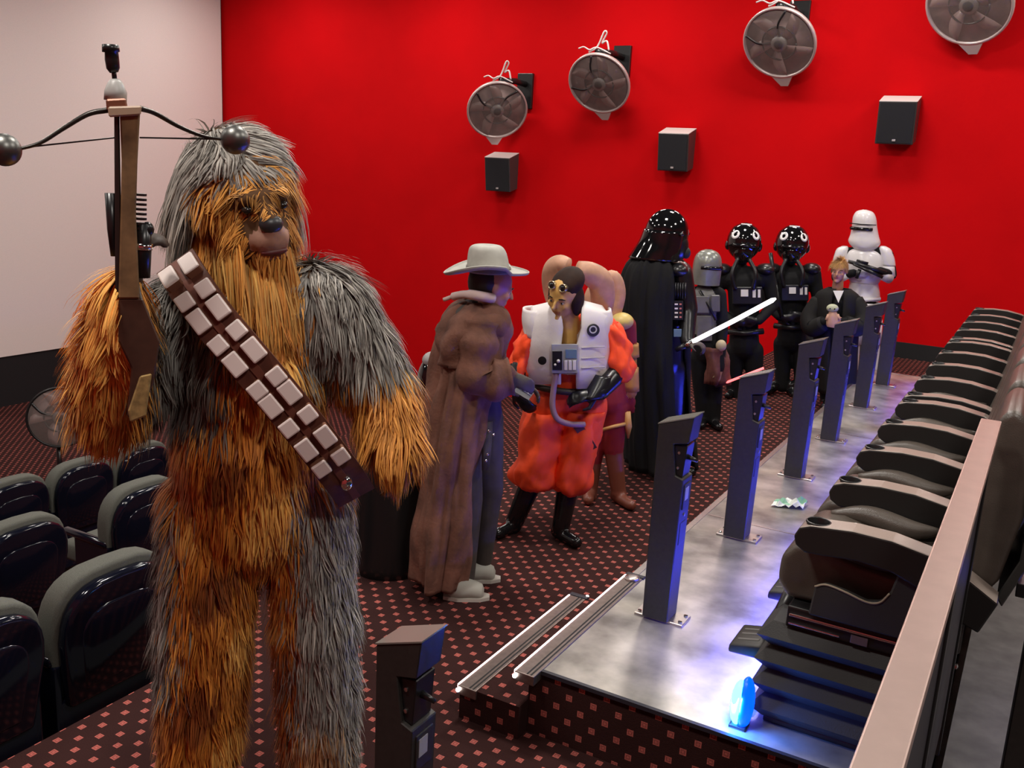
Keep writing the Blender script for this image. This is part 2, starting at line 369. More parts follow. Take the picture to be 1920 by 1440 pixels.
def make_base():
    o = empty('motion_platform', (0, 0, 0), '', 'seat base'); L = 4*PITCH
    pts = [(.05, .285), (.05, .69)]
    # bellows: zigzag side profile, lofted round a rectangle
    prof = []; n = 4
    for i in range(n):
        z0 = .30+i*.092; prof += [(.0, z0), (.042, z0+.046)]
    prof.append((0, .30+n*.092))
    V = []; Fc = []
    for off, z in prof:
        x0, x1, ya, yb = -.645-off+.0, -.10+off*.3, .02-off, L-.02+off
        V += [(x0, ya, z), (x1, ya, z), (x1, yb, z), (x0, yb, z)]
    for i in range(len(prof)-1):
        for k in range(4):
            a = i*4+k; b = i*4+(k+1) % 4; Fc.append((a, b, b+4, a+4))
    Fc.append(tuple(range(len(V)-4, len(V))))
    mk('bellows', V, Fc, BELL, o)
    mk('floor_frame', *bbox((-.64, .02, 0), (-.08, L-.02, .02), .004), BLK, o).location = (0, 0, .28)
    mk('top_frame', *bbox((-.60, 0, .668), (-.08, L, .745), .006), BLK, o)
    lab(mk('chrome_rail', *bbox((-.59, -.008, .712), (-.12, 0, .722), .002), CHROME, o), 'thin chrome strip')
    lab(mk('chrome_rail', *bbox((-.59, -.006, .682), (-.42, 0, .688), .002), CHROME, o), 'thin chrome strip')
    mk('plate', *bbox((-.385, -.006, .675), (-.33, 0, .705), .002), mat('name_plate', (.12, .08, .08), .4), o)
    sp_ = [(-.525, .745), (-.515, .85), (-.48, .866), (-.42, .858), (-.35, .842), (-.31, .852), (-.285, .89), (-.27, .96), (-.2, .955), (-.06, .88), (-.06, .745)]
    mk('side_panel', *bevelg(*prismg(sp_, -.03, .0), .006, 1), mat('side_panel_plastic', (.028, .027, .026), .5, bump=.2, bscale=300), o)
    lab(mk('piping', *tubeg(bez([(-.515, -.03, .85), (-.48, -.03, .866), (-.42, -.03, .858), (-.35, -.03, .842), (-.31, -.03, .852), (-.285, -.03, .89)], 6), .004, 6), mat('piping', (.30, .24, .17), .5), o, True), 'pale piping')
    mk('side_panel', *bevelg(*prismg(sp_, L, L+.03), .006, 1), MATS['side_panel_plastic'], o)
    lab(mk('led_strip', *bbox((-.70, .06, .292), (-.68, L-.06, .306), .002), BLUEL, o), 'glowing blue light strip')
    return o
base0 = make_base(); starts = [3.07, 5.43, 7.79]
blabs = ['black pleated bellows base under the seats closest to the handrail', 'black pleated bellows base under the middle four motion seats', 'black pleated bellows base under the four motion seats closest to the red wall']
k = 0
for i, y in enumerate(starts):
    b = base0 if i == 0 else dup(base0, (0, y, 0))
    b.location = (0, y, 0); b['label'] = blabs[i]; b['group'] = 'motion seat bases'
    l = area('led_glow', (-.73, y+2*PITCH, .34), 2.0, .03, 52, (.03, .04, 1.), (0, 0, 0))
    l.rotation_euler = (0, math.radians(38), 0); l.data.size = .03; l.data.size_y = 2.0; l.data.spread = math.radians(105)
    for j in range(4):
        src = seat0 if j < 3 else seat1
        s = src if (i == 0 and j in (0, 3)) else dup(src, (0, 0, 0))
        s.location = (0, y+j*PITCH, 0)
        s['label'] = 'black leather motion seat, %s in the row counted from the handrail' % ords[k]; s['group'] = 'motion seats on the platform'; k += 1
# round blue lamp in front of the first base
o = empty('floor_light', (-.715, 3.0, ZP), 'round glowing blue lamp at the end of the seat base', 'lamp')
lab(mk('lens', *ellg((-.71, 3.005, .37), (.028, .045, .085)), CYANL, o, True), 'cyan glowing lens')
mk('housing', *ellg((-.69, 3.02, .365), (.03, .055, .10)), mat('lamp_housing', (.0, .03, .3), .3, emit=(.0, .05, 1.), estr=2.5), o, True)
mk('foot', *bbox((-.73, 2.975, ZP), (-.67, 3.04, ZP+.012), .003), BLK, o)
l = area('led_glow', (-.72, 2.96, .37), .05, .08, 5, (.05, .2, 1.), (math.radians(70), 0, math.radians(-30)))
# ------------------------------------------------------------------ handrail
o = empty('handrail', (-.085, 2.0, .45), 'flat copper toned handrail cap on a dark panel beside the seats', 'handrail')
lab(mk('rail_cap', *bbox((-.113, .35, 1.475), (-.057, 3.06, 1.5), .003), COPPER, o), 'brushed copper toned cap')
mk('rail_panel', *bbox((-.098, .35, .55), (-.072, 3.05, 1.475), .003), PANELD, o)
for y in (1.0, 2.0, 2.95):
    ps = mk('rail_post', *bbox((-.105, y-.02, .45), (-.065, y+.02, 1.475), .003), BLK, o)
    mk('bolt', *latheg([(.009, 0), (.009, .006), (.002, .009)], (-.065, y, .75), (1, 0, 0), 10), CHROME, ps)
l = None
o = empty('rear_led', (.09, 3.35, .95), 'blue glowing strip light under the rear of the seat backs', 'lamp')
mk('led', *bbox((.085, 3.15, .955), (.10, 3.55, .98), .003), BLUEL, o); mk('led_mount', *bbox((.06, 3.14, .94), (.086, 3.56, .985), .003), BLK, o)
# ------------------------------------------------------------------ wall speakers and fans
def speaker(x, z, tilt, label):
    o = empty('wall_speaker', (x, YR, z), label, 'speaker', 'small black speakers on the red wall')
    W_, H_, D_ = .44, .50, .26
    pr = [(YR-.06-D_, z+.23), (YR-.03, z+.315), (YR-.03, z-.22), (YR-.06-D_*.72, z-.27)]
    b = mk('cabinet', *bevelg(*prismg(pr, x-W_/2, x+W_/2, 0), .006, 1), mat('speaker_cabinet', (.045, .04, .04), .3), o)
    g = [(YR-.066-D_, z+.215), (YR-.056-D_, z+.215), (YR-.056-D_*.74, z-.255), (YR-.066-D_*.74, z-.255)]
    mk('grille', *prismg(g, x-W_/2+.02, x+W_/2-.02, 0), mat('speaker_grille', (.008, .008, .012), .8, bump=.5, bscale=600), o)
    yb = YR-.068-D_*.76
    mk('badge', *bbox((x-.02, yb-.008, z-.235), (x+.02, yb+.004, z-.21), .002), mat('badge', (.4, .35, .35), .4), o)
    lab(mk('top_highlight', *prismg([(YR-.058-D_, z+.2365), (YR-.03, z+.3215), (YR-.03, z+.3155), (YR-.058-D_, z+.2305)], x-W_/2, x+W_/2, 0), mat('pale_highlight', (.70, .62, .60), .6), o), 'pale painted highlight on the top')  # thin pale plate puts the lamp highlight on the black cabinet top
    mk('wall_bracket', *bbox((x-.05, YR-.04, z-.1), (x+.05, YR, z+.1), .003), BLK, o)
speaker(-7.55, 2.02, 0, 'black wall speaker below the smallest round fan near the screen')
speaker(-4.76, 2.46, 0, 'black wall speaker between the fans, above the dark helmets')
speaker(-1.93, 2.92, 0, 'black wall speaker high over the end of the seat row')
DUSTY = mat('dusty_fan_back', (.26, .17, .16), .55, noise=.35, nscale=5)
FRAMEW = mat('fan_frame', (.62, .52, .50), .3, metal=.3)
def fan(c, nrm, rad, roll, label, wall=True, grp='round fans on the red wall'):
    c = np.asarray(c, float); u, v, d = frame(nrm)
    base = (c[0], YR, c[2]) if wall else (c[0], c[1], -1.88)
    o = empty('round_fan', base, label, 'fan', grp)
    mk('drum', *latheg([(rad*.55, -.20), (rad*.8, -.17), (rad*.98, -.06), (rad, .0)], c, d, 40), mat('fan_drum', (.05, .045, .045), .35), o, True)
    r_ = [(rad, -.03), (rad*1.03, -.02), (rad*1.04, .03), (rad*1.0, .035), (rad*.97, .03), (rad*.97, -.02)]
    mk('rim', *latheg(r_, c, d, 44, cap=False), FRAMEW if wall else BLK, o, True)
    mk('back_dish', *latheg([(rad*.97, .004), (rad*.6, -.004), (rad*.02, -.006)], c, d, 40), DUSTY, o, True)
    ro = mk('guard_ring', *tubeg([c+d*.02+(u*math.cos(t)+v*math.sin(t))*rad*.48 for t in np.linspace(0, 2*math.pi, 33)], .012, 8), BLK, o, True)
    mk('motor', *latheg([(rad*.24, 0), (rad*.22, .05), (rad*.1, .065), (.005, .066)], c, d, 24), mat('fan_motor', (.10, .09, .085), .4), o, True)
    for kk in range(5):
        t = roll+2*math.pi*kk/5; a = u*math.cos(t)+v*math.sin(t); bb = -u*math.sin(t)+v*math.cos(t)
        Vb = []; n = 7
        for i in range(n):
            s_ = rad*(.2+.68*i/(n-1)); wdt = rad*(.07+.11*math.sin(math.pi*i/(n-1)*.8)); cv = rad*.25*(i/(n-1))**2
            for sg in (-1, 1): Vb.append(c+a*s_+bb*(cv+sg*wdt)+d*(.018+sg*.012))
        solid(mk('blade', Vb, [(2*i, 2*i+1, 2*i+3, 2*i+2) for i in range(n-1)], mat('fan_blade', (.20, .13, .12), .4), o, True), .006)
    for kk in range(2):
        t = roll+math.pi*.5*kk+.6; a = u*math.cos(t)+v*math.sin(t)
        mk('guard_spoke', *tubeg(bez([c+d*.03+a*rad*.15, c+d*.045+a*rad*.55+np.cross(d, a)*rad*.12, c+d*.03+a*rad*.97], 8), .016, 6), BLK, o, True)
    lab(mk('clear_cover', *latheg([(rad*.96, .036), (rad*.7, .052), (rad*.3, .06), (.004, .062)], c, d, 36, cap=False), CLEAR, o, True), 'clear plastic cover')
    dn = np.array([0, 0, -1.]); dn = dn-d*(dn@d); dn /= np.linalg.norm(dn); sd = np.cross(d, dn)
    if wall:
        pts = [c+dn*rad*.98+sd*s_*rad+d*h for s_, h in ((-.3, .03), (.3, .03), (.3, -.02), (-.3, -.02))]
        pts2 = [c+dn*rad*1.28+sd*s_*rad+d*h for s_, h in ((-.05, .03), (.16, .03), (.16, -.02), (-.05, -.02))]
        lab(mk('drain_spout', pts+pts2, [(0, 1, 2, 3), (7, 6, 5, 4), (0, 4, 5, 1), (1, 5, 6, 2), (2, 6, 7, 3), (3, 7, 4, 0)], FRAMEW, o), 'pale funnel at the lower rim')
        top = c-dn*rad*1.0-d*.05
        yb = YR-.02
        mk('wall_arm', *tubeg([top, (top[0]+.1, (top[1]+yb)/2, top[2]+.02), (top[0]+.12, yb, top[2]+.0)], .045, 8), BLK, o, True)
        mk('wall_plate', *bbox((top[0]-.02, YR-.05, top[2]-.35), (top[0]+.24, YR, top[2]+.16), .006), BLK, o)
        wv = [top+np.array(p) for p in ((-.12, 0, 0), (-.02, 0, .05), (.03, 0, .12), (.10, -.02, .26), (.13, 0, .24), (.06, .02, .12), (.14, 0, .14), (.18, 0, .02))]
        lab(mk('cable', *tubeg(bez(wv, 6), .012, 6), WIRE, o, True), 'white looping cable')
        wv = [top+np.array(p) for p in ((-.28, 0, .05), (-.2, 0, .07), (-.1, -.02, .03), (0, 0, .06), (.2, .02, -.02))]
        mk('cable', *tubeg(bez(wv, 6), .010, 6), WIRE, o, True)
    return o
for (px, py, rp, rl, lb) in ((932, 206, 55, .3, 'dusty round fan on the red wall with the smallest dish, nearest the screen'), (1124, 156, 58, 1.1, 'dusty round fan on the red wall, second from the screen'),
                             (1462, 80, 67, .7, 'dusty round fan on the red wall, third from the screen'), (1818, 8, 76, .2, 'dusty round fan on the red wall above the seat row, farthest from the screen')):
    c = ony(px, py, YR-.45); dep = (c-CAM)@AF
    toc = CAM-c; toc /= np.linalg.norm(toc)
    nn = toc*.85+np.array([-.28, -.1, -.50]) if px > 1000 else toc*.85+np.array([.15, 0, -.50])
    fan(c, nn, rp*dep/F*1.0, rl, lb)
c = onx(112, 782, -9.6); fo = fan(c, (CAM-c)*np.array([1, 1, .4]), .34, .4, 'round floor fan on a stand before the black base wall', False, None)
mk('stand_pole', *tubeg([c-np.array([0.05, 0, .3]), (c[0]-.05, c[1], -1.86)], .03, 8), BLK, fo, True)
mk('stand_base', *bbox((c[0]-.35, c[1]-.45, -1.88), (c[0]+.35, c[1]+.45, -1.82), .01), mat('fan_base', (.22, .2, .19), .6), fo)
# ------------------------------------------------------------------ plain rows of seats towards the screen
def outl(w, h, r0=.26, n=14):
    pts = [(-w/2*.86, 0), (w/2*.86, 0)]
    for i in range(n+1):
        t = math.pi*i/n; pts.append((w/2*math.copysign(abs(math.cos(t))**.62, math.cos(t)), h-r0+r0*math.sin(t)**.75 if 0 < i < n else h-r0))
    return pts
def make_row_seat():
    o = empty('cinema_seat', (0, 0, 0), '', 'seat')   # faces -x, floor at z=0, top at z=1
    def lean(V, x): return [(x_+x+.14*max(0, z_-.3), y_, z_) for x_, y_, z_ in V]
    V, Fc = bevelg(*prismg(outl(.60, .62), -.13, -.015, 0), .02, 2); mk('fabric_back', [(x+.14*z, y, z+.38) for x, y, z in V], Fc, SEATF, o, True)
    V, Fc = bevelg(*prismg(outl(.555, .585), -.02, .05, 0), .024, 3); mk('shell', [(x+.14*z, y, z+.38) for x, y, z in V], Fc, SEATP, o, True)
    V, Fc = bevelg(*prismg(outl(.40, .40, .15), .045, .066, 0), .012, 2); mk('shell_panel', [(x+.14*z, y, z+.45) for x, y, z in V], Fc, SEATP, o, True)
    mk('seat_cushion', *bbox((-.55, -.26, .36), (-.08, .26, .50), .04, 3), SEATF, o, True)
    for s_ in (-1, 1):
        mk('armrest', *bbox((-.46, s_*.27-.03, .58), (.0, s_*.27+.03, .63), .02, 2), SEATP, o, True)
        mk('side_support', *bbox((-.34, s_*.27-.018, 0), (.02, s_*.27+.018, .59), .01), SEATP, o)
    mk('lower_shell', *bbox((-.06, -.27, .05), (.02, .27, .42), .01), SEATP, o)
    return o
rs = make_row_seat(); first = True
rows = [(-3.42, -.62, [1.86, 2.50], 'walkway'), (-5.2, -1.08, [3.20, 4.10], 'middle'), (-7.0, -1.5, [4.28, 4.90, 5.52], 'front')]
sl = {('walkway', 0): 'navy backed cinema seat in the row nearest the walkway, second from the fur suit', ('walkway', 1): 'big navy backed cinema seat in the row nearest the walkway, right beside the fur suit',
      ('middle', 0): 'navy backed cinema seat in the middle of three rows, with a gap beside it', ('middle', 1): 'navy backed cinema seat in the middle of three rows, half behind the fur suit',
      ('front', 0): 'navy backed cinema seat in the farthest of three rows, third from the fur suit', ('front', 1): 'navy backed cinema seat in the farthest row, directly before the floor fan', ('front', 2): 'navy backed cinema seat in the farthest row, half hidden by the fur suit'}
for X, z, ys, r in rows:
    for i, y in enumerate(ys):
        s = rs if first else dup(rs, (0, 0, 0)); first = False
        s.location = (X, y, z); s['label'] = sl[(r, i)]; s['group'] = 'cinema seats towards the screen'
# ------------------------------------------------------------------ people
class Fig:
    """picture-to-place helper: a pixel seen on the upright plane through the figure's feet, moved off metres towards the viewer's side"""
    def __init__(s, px, py, z=0., at=None):
        s.b = onz(px, py, z) if at is None else np.array(at, float)
        n = CAM-s.b; n[2] = 0; s.n = n/np.linalg.norm(n); s.r = np.array([-s.n[1], s.n[0], 0.]); s.z = np.array([0, 0, 1.])
    def __call__(s, px, py, off=0.):
        d = ray(px, py); t = ((s.b-CAM)@s.n+off)/(d@s.n); return CAM+d*t
    def L(s, a, h, off=0.):                                  # metres: right, height, towards viewer
        return s.b+s.r*a+s.n*off+s.z*h
    def rot(s): return np.array([s.r, s.n, s.z]).T
def capg(p0, r0, p1, r1, seg=14):
    p0 = np.asarray(p0, float); p1 = np.asarray(p1, float); d = p1-p0; L = np.linalg.norm(d)
    if L < 1e-6: return ellg(p0, (r0, r0, r0), None, seg, 8)
    u, v, d = frame(d); V = []; Fc = []; rings = []
    for i in range(1, 5): t = -math.pi/2+i*math.pi/8; rings.append((p0+d*r0*math.sin(t), r0*math.cos(t)))
    for i in range(0, 4): t = i*math.pi/8; rings.append((p1+d*r1*math.sin(t), r1*math.cos(t)))
    for c, r in rings:
        for k in range(seg):
            t = 2*math.pi*k/seg; V.append(c+(u*math.cos(t)+v*math.sin(t))*r)
    n = len(rings)
    V += [p0-d*r0, p1+d*r1]
    for i in range(n-1):
        for k in range(seg):
            a = i*seg+k; b = i*seg+(k+1) % seg; Fc.append((a, b, b+seg, a+seg))
    for k in range(seg):
        Fc.append((n*seg, (k+1) % seg, k)); Fc.append((n*seg+1, (n-1)*seg+k, (n-1)*seg+(k+1) % seg))
    return V, Fc
def body(name, items, parent, voxel=.011, smooth=3, ret=False):
    """one continuous skin over capsules ('c',p0,r0,p1,r1,mat) and ellipsoids ('e',c,(rx,ry,rz),rot,mat)"""
    mb = MB(); ms = []
    for it in items:
        if it[0] == 'c': mb.add(*capg(*it[1:5]))
        else: mb.add(*ellg(it[1], it[2], it[3], 20, 14))
        if it[-1] not in ms: ms.append(it[-1])
    o = mk(name, mb.V, mb.F, ms[0], parent)
    md = o.modifiers.new('r', 'REMESH'); md.mode = 'VOXEL'; md.voxel_size = voxel; md.use_smooth_shade = True
    if smooth: m2 = o.modifiers.new('s', 'SMOOTH'); m2.factor = .5; m2.iterations = smooth
    dg = bpy.context.evaluated_depsgraph_get(); me = bpy.data.meshes.new_from_object(o.evaluated_get(dg))
    o.modifiers.clear(); old = o.data; o.data = me; bpy.data.meshes.remove(old); me.name = name
    me.materials.clear()
    for m in ms: me.materials.append(m)
    nf = len(me.polygons); C = np.empty(nf*3); me.polygons.foreach_get('center', C); C = C.reshape(-1, 3)+wl(parent)
    best = np.full(nf, 1e9); idx = np.zeros(nf, np.int32); bone = np.zeros(nf, np.int32)
    for bi, it in enumerate(items):
        if it[0] == 'c':
            p0, r0, p1, r1 = np.asarray(it[1], float), it[2], np.asarray(it[3], float), it[4]; d = p1-p0; L2 = max(d@d, 1e-9)
            t = np.clip((C-p0)@d/L2, 0, 1); D = np.linalg.norm(C-p0-t[:, None]*d, axis=1)-(r0+(r1-r0)*t)
        else:
            R_ = np.eye(3) if it[3] is None else np.asarray(it[3]); q = (C-np.asarray(it[1], float))@R_; rr = np.array(it[2])
            kk = np.linalg.norm(q/rr, axis=1); D = (kk-1)*np.linalg.norm(q, axis=1)/np.maximum(kk, 1e-6)
        w_ = D < best; best[w_] = D[w_]; idx[w_] = ms.index(it[-1]); bone[w_] = bi
    me.polygons.foreach_set('material_index', idx); me.polygons.foreach_set('use_smooth', np.ones(nf, bool)); me.update()
    return (o, C, bone) if ret else o
def U(v): v = np.asarray(v, float); return v/np.linalg.norm(v)
def hand(w, d, up, m, s=1., curl=.6, thumb=1):
    """wrist point, pointing direction, back-of-hand normal; five unequal bent fingers, thumb on the side of the palm"""
    d = U(d); up = np.asarray(up, float); up = U(up-d*(up@d)); sd = np.cross(d, up)*thumb; it = []
    pc = w+d*.05*s
    it.append(('e', pc+d*.01*s, (.038*s, .052*s, .017*s), np.array([sd, d, up]).T, m)); it.append(('c', w-d*.01*s, .026*s, w+d*.03*s, .026*s, m))
    for i, (o_, ln) in enumerate(((.029, .070), (.010, .080), (-.010, .075), (-.028, .058))):
        p = w+d*.092*s+sd*o_*s; a = 0.; l = ln*s/2.2
        for j in range(3):
            a += curl*(.75 if j == 0 else 1.); dd = d*math.cos(a)-up*math.sin(a); q = p+dd*l; it.append(('c', p, (.0095-.001*j)*s, q, (.0085-.001*j)*s, m)); p = q; l *= .78
    p = w+d*.03*s+sd*.032*s; dd = U(d*.6+sd*.7-up*.35)
    q = p+dd*.045*s; it.append(('c', p, .013*s, q, .011*s, m)); it.append(('c', q, .011*s, q+U(d*.8-up*.6*max(.3, curl))*.032*s, .009*s, m))
    return it
def head(c, f, up, h, skin, lips, ears=True):
    """c = head centre, f = facing, h = head height; returns items for body() plus eye positions"""
    f = U(f); up = np.asarray(up, float); up = U(up-f*(up@f)); r = np.cross(f, up); R_ = np.array([r, f, up]).T
    P = lambda x, y, z: c+(r*x+f*y+up*z)*h
    it = [('e', P(0, -.05, .13), (.335*h, .40*h, .365*h), R_, skin), ('e', P(0, .10, -.16), (.255*h, .27*h, .30*h), R_, skin),
          ('c', P(0, .385, .04), .035*h, P(0, .455, -.085), .052*h, skin), ('c', P(-.16, .31, .095), .05*h, P(.16, .31, .095), .05*h, skin),
          ('e', P(0, .29, -.38), (.12*h, .11*h, .09*h), R_, skin), ('e', P(-.17, .25, -.08), (.10*h, .09*h, .10*h), R_, skin), ('e', P(.17, .25, -.08), (.10*h, .09*h, .10*h), R_, skin),
          ('c', P(-.085, .345, -.205), .026*h, P(.085, .345, -.205), .026*h, lips), ('c', P(-.07, .345, -.245), .026*h, P(.07, .345, -.245), .026*h, lips)]
    if ears:
        for s in (-1, 1): it.append(('e', P(.345*s, -.05, -.01), (.03*h, .07*h, .12*h), R_, skin))
    it.append(('c', P(0, -.06, -.3), .22*h, P(0, -.10, -.75), .25*h, skin))
    return it, [P(-.135, .31, .02), P(.135, .31, .02)], P
EYEW = mat('eye_white', (.6, .58, .55), .3); EYED = mat('eye_dark', (.02, .015, .012), .2)
def eyes(E_, f, h, parent):
    f = U(f); r = U(np.asarray(E_[1])-np.asarray(E_[0])); up = np.cross(r, f); up = up*np.sign(up[2])
    for s_, e in zip((-1, 1), E_):
        c = np.asarray(e)+up*.105*h+f*.035*h
        mk('eyebrow', *tubeg([c-r*s_*.05*h-up*.005*h+f*.015*h, c+r*s_*.02*h+up*.012*h+f*.01*h, c+r*s_*.09*h-up*.01*h-f*.03*h], [.012*h, .016*h, .008*h], 8), EYED, parent, True)
    for e in E_:
        a = mk('eye', *ellg(np.asarray(e)-f*.012*h, (.042*h,)*3, None, 12, 8), EYEW, parent, True)
        mk('iris', *ellg(np.asarray(e)+U(f)*.018*h, (.024*h,)*3, None, 10, 6), EYED, a, True)
from mathutils import noise as mnoise
def loft(name, rings, m, parent, g, seg=48, amp=0., k=9, th=None, ph=0., smooth=True, t0=0., t1=2*math.pi, topcap=False, wr=0., wz=3., wt=2., rs=4):
    """rings (centre, half width, half depth); angle 0 = picture right, pi/2 = towards the viewer; wr = wrinkle depth in metres"""
    closed = abs(t1-t0-2*math.pi) < 1e-6; V = []; Fc = []; n = seg if closed else seg+1
    A = [np.r_[np.asarray(r[0]), r[1], r[2]] for r in rings]; A = bez(A, rs); N = len(A)
    for i, rg in enumerate(A):
        c, a, b = rg[:3], rg[3], rg[4]; am = amp*(i/max(1, N-1))
        for j in range(n):
            t = t0+(t1-t0)*j/seg; q = 1+am*(math.sin(k*t+ph)+.5*math.sin(round(k*1.7)*t+1.3+ph+1.2*i/N))
            d = g.r*math.cos(t)+g.n*math.sin(t); v = c+g.r*a*q*math.cos(t)+g.n*b*q*math.sin(t)
            if wr: v = v+d*wr*(mnoise.noise((wt*math.cos(t)+ph*7, wt*math.sin(t), v[2]*wz+ph*3))+.5*mnoise.noise((wt*2.3*math.cos(t), wt*2.3*math.sin(t)+ph*5, v[2]*wz*2.1)))
            V.append(v)
    for i in range(N-1):
        for j in range(n if closed else n-1):
            a_ = i*n+j; b_ = i*n+(j+1) % n; Fc.append((a_, b_, b_+n, a_+n))
    if topcap: Fc.append(tuple(range(n)))
    o = mk(name, V, Fc, m, parent, smooth)
    if th: solid(o, th)
    return o
def fur_strands(name, roots, nrm, dirs, length, width, cols, parent, m, segs=5, clump=None, wave=.012, droop=.25):
    n = len(roots); T = np.linspace(0, 1, segs+1); P = np.zeros((n, segs+1, 3)); down = np.array([0, 0, -1.])
    d = dirs.copy(); p = roots.copy(); P[:, 0] = p; ph = rng.uniform(0, 6.28, (n, 3)); step = length/segs
    for i in range(1, segs+1):
        d = d+down*droop*.5+np.sin(ph+i*1.1)*wave*6; d /= np.linalg.norm(d, axis=1)[:, None]; p = p+d*step[:, None]; P[:, i] = p
    if clump is not None:
        gi, w_ = clump; tipd = P[gi]-P
        P = P+tipd*(T[None, :, None]**1.4)*w_
    tang = np.gradient(P, axis=1); side = np.cross(tang, nrm[:, None, :]); side /= np.maximum(np.linalg.norm(side, axis=2), 1e-6)[:, :, None]
    wd = width[:, None]*(1-T[None, :]**2*.95); A = P-side*wd[:, :, None]; B = P+side*wd[:, :, None]
    V = np.stack([A, B], 2).reshape(-1, 3)-wl(parent); nv = (segs+1)*2
    base = (np.arange(n)*nv)[:, None]+(np.arange(segs)*2)[None, :]
    Q = np.stack([base, base+1, base+3, base+2], 2).reshape(-1, 4)
    me = bpy.data.meshes.new(name); me.vertices.add(len(V)); me.vertices.foreach_set('co', V.ravel())
    me.loops.add(len(Q)*4); me.loops.foreach_set('vertex_index', Q.ravel().astype(np.int32)); me.polygons.add(len(Q))
    me.polygons.foreach_set('loop_start', np.arange(0, len(Q)*4, 4, dtype=np.int32)); me.polygons.foreach_set('loop_total', np.full(len(Q), 4, np.int32))
    me.polygons.foreach_set('use_smooth', np.ones(len(Q), bool)); me.update(); me.validate()
    ca = me.color_attributes.new('fur_col', 'FLOAT_COLOR', 'POINT'); cc = np.ones((len(V), 4)); cc[:, :3] = np.repeat(cols, nv, axis=0)
    ca.data.foreach_set('color', cc.ravel()); me.materials.append(m)
    o = bpy.data.objects.new(name, me); COL.objects.link(o); o.parent = parent; o['kind'] = 'stuff'; return o
FURM = mat('fur_hair', (.4, .2, .05), .55, attr='fur_col', spec=.25, sheen=.15)
def sample(o, n, parent):
    me = o.data; me.calc_loop_triangles(); nt_ = len(me.loop_triangles); T = np.empty(nt_*3, np.int32); me.loop_triangles.foreach_get('vertices', T); T = T.reshape(-1, 3)
    V = np.empty(len(me.vertices)*3); me.vertices.foreach_get('co', V); V = V.reshape(-1, 3)+wl(parent)
    PI_ = np.empty(nt_, np.int32); me.loop_triangles.foreach_get('polygon_index', PI_)
    a, b, c = V[T[:, 0]], V[T[:, 1]], V[T[:, 2]]; cr = np.cross(b-a, c-a); ar = np.linalg.norm(cr, axis=1); N_ = cr/np.maximum(ar, 1e-12)[:, None]
    ti = rng.choice(nt_, n, p=ar/ar.sum()); u = rng.random((n, 2)); f = u.sum(1) > 1; u[f] = 1-u[f]
    return a[ti]+(b-a)[ti]*u[:, :1]+(c-a)[ti]*u[:, 1:], N_[ti], PI_[ti]
# ---- the big fur costume
g = Fig(0, 0, at=(-2.13, 2.11, 0)); FB = g
fur = empty('person', g.b, 'person in a shaggy brown and grey fur suit holding up a crossbow', 'person')
FSK = mat('fur_underlay', (.10, .045, .015), .9); FSKIN = mat('mask_skin', (.36, .19, .13), .6, noise=.15, nscale=30); FDARK = mat('dark_hand_skin', (.05, .03, .02), .6)
hc = g(462, 372, .02); fdir = U(g.n*.88+g.r*.36-g.z*.20); fup = U(g.z*.97-g.r*.12+g.n*.1); fr_ = np.cross(fdir, fup)
Hd = lambda x, y, z: hc+(fr_*x+fdir*y+fup*z)*.36           # head frame, head height .36 m
RH = np.array([fr_, fdir, fup]).T
it = []
c_ = lambda a, ra, b, rb, m=FSK: it.append(('c', a, ra, b, rb, m))
c_(g(470, 640, .0), .215, g(470, 800, .02), .215); c_(g(465, 800, .02), .22, g(470, 930, .0), .215); c_(g(470, 640, -.05), .20, g(470, 700, .05), .2)
c_(g(360, 600, -.02), .15, g(600, 590, -.02), .17); c_(g(450, 420, -.06), .13, g(460, 560, -.03), .16)
c_(g(335, 600, .02), .12, g(215, 740, .10), .10); c_(g(210, 745, .12), .095, g(225, 600, .25), .075); c_(g(225, 600, .25), .07, g(235, 530, .30), .045)
c_(g(625, 600, .0), .14, g(715, 720, .04), .10); c_(g(715, 720, .04), .10, g(740, 830, .16), .075)
c_(g(405, 940, .0), .16, g(385, 1140, .05), .14); c_(g(385, 1140, .05), .14, g(375, 1400, .02), .12)
c_(g(565, 930, .0), .15, g(590, 1140, .03), .12); c_(g(590, 1140, .03), .13, g(600, 1410, .0), .12)
for fx in (g(375, 1400, .02), g(600, 1410, 0)):
    b0 = np.array([fx[0], fx[1], .07]); c_(fx, .10, b0, .075); c_(b0, .07, b0+U(g.n*.9+g.r*.1)*.20-g.z*.012, .055)
nb = len(it)
it += [('e', Hd(0, -.08, .10), (.155, .165, .17), RH, FSK), ('e', Hd(0, .12, -.20), (.115, .12, .13), RH, FSK),
       ('c', Hd(-.15, .36, .11), .026, Hd(.15, .36, .11), .026, FSK), ('c', Hd(0, .36, .08), .026, Hd(0, .47, -.08), .03, FSK),
       ('e', Hd(0, .40, -.21), (.062, .05, .042), RH, FSKIN), ('e', Hd(0, .34, -.36), (.055, .05, .035), RH, FSK),
       ('c', Hd(-.11, .465, -.262), .010, Hd(.11, .465, -.262), .010, mat('lip_skin', (.30, .12, .09), .5)), ('c', Hd(-.10, .455, -.335), .012, Hd(.10, .455, -.335), .012, MATS['lip_skin'])]
nh = len(it)
it += hand(g(240, 540, .30), g.z*.9+g.r*.25, -g.r*.8+g.n*.5, FDARK, 1.25, .85, -1)
it += hand(g(742, 835, .17), -g.z+g.r*.05, g.n*.6+g.r*.6, FDARK, 1.2, .45, -1)
fbody, FC, fbone = body('body', it, fur, .012, 3, True)
lab(mk('nose', *ellg(Hd(0, .485, -.075), (.036, .024, .027), RH), mat('nose_leather', (.035, .035, .038), .35), fur, True), 'dark leathery nose')
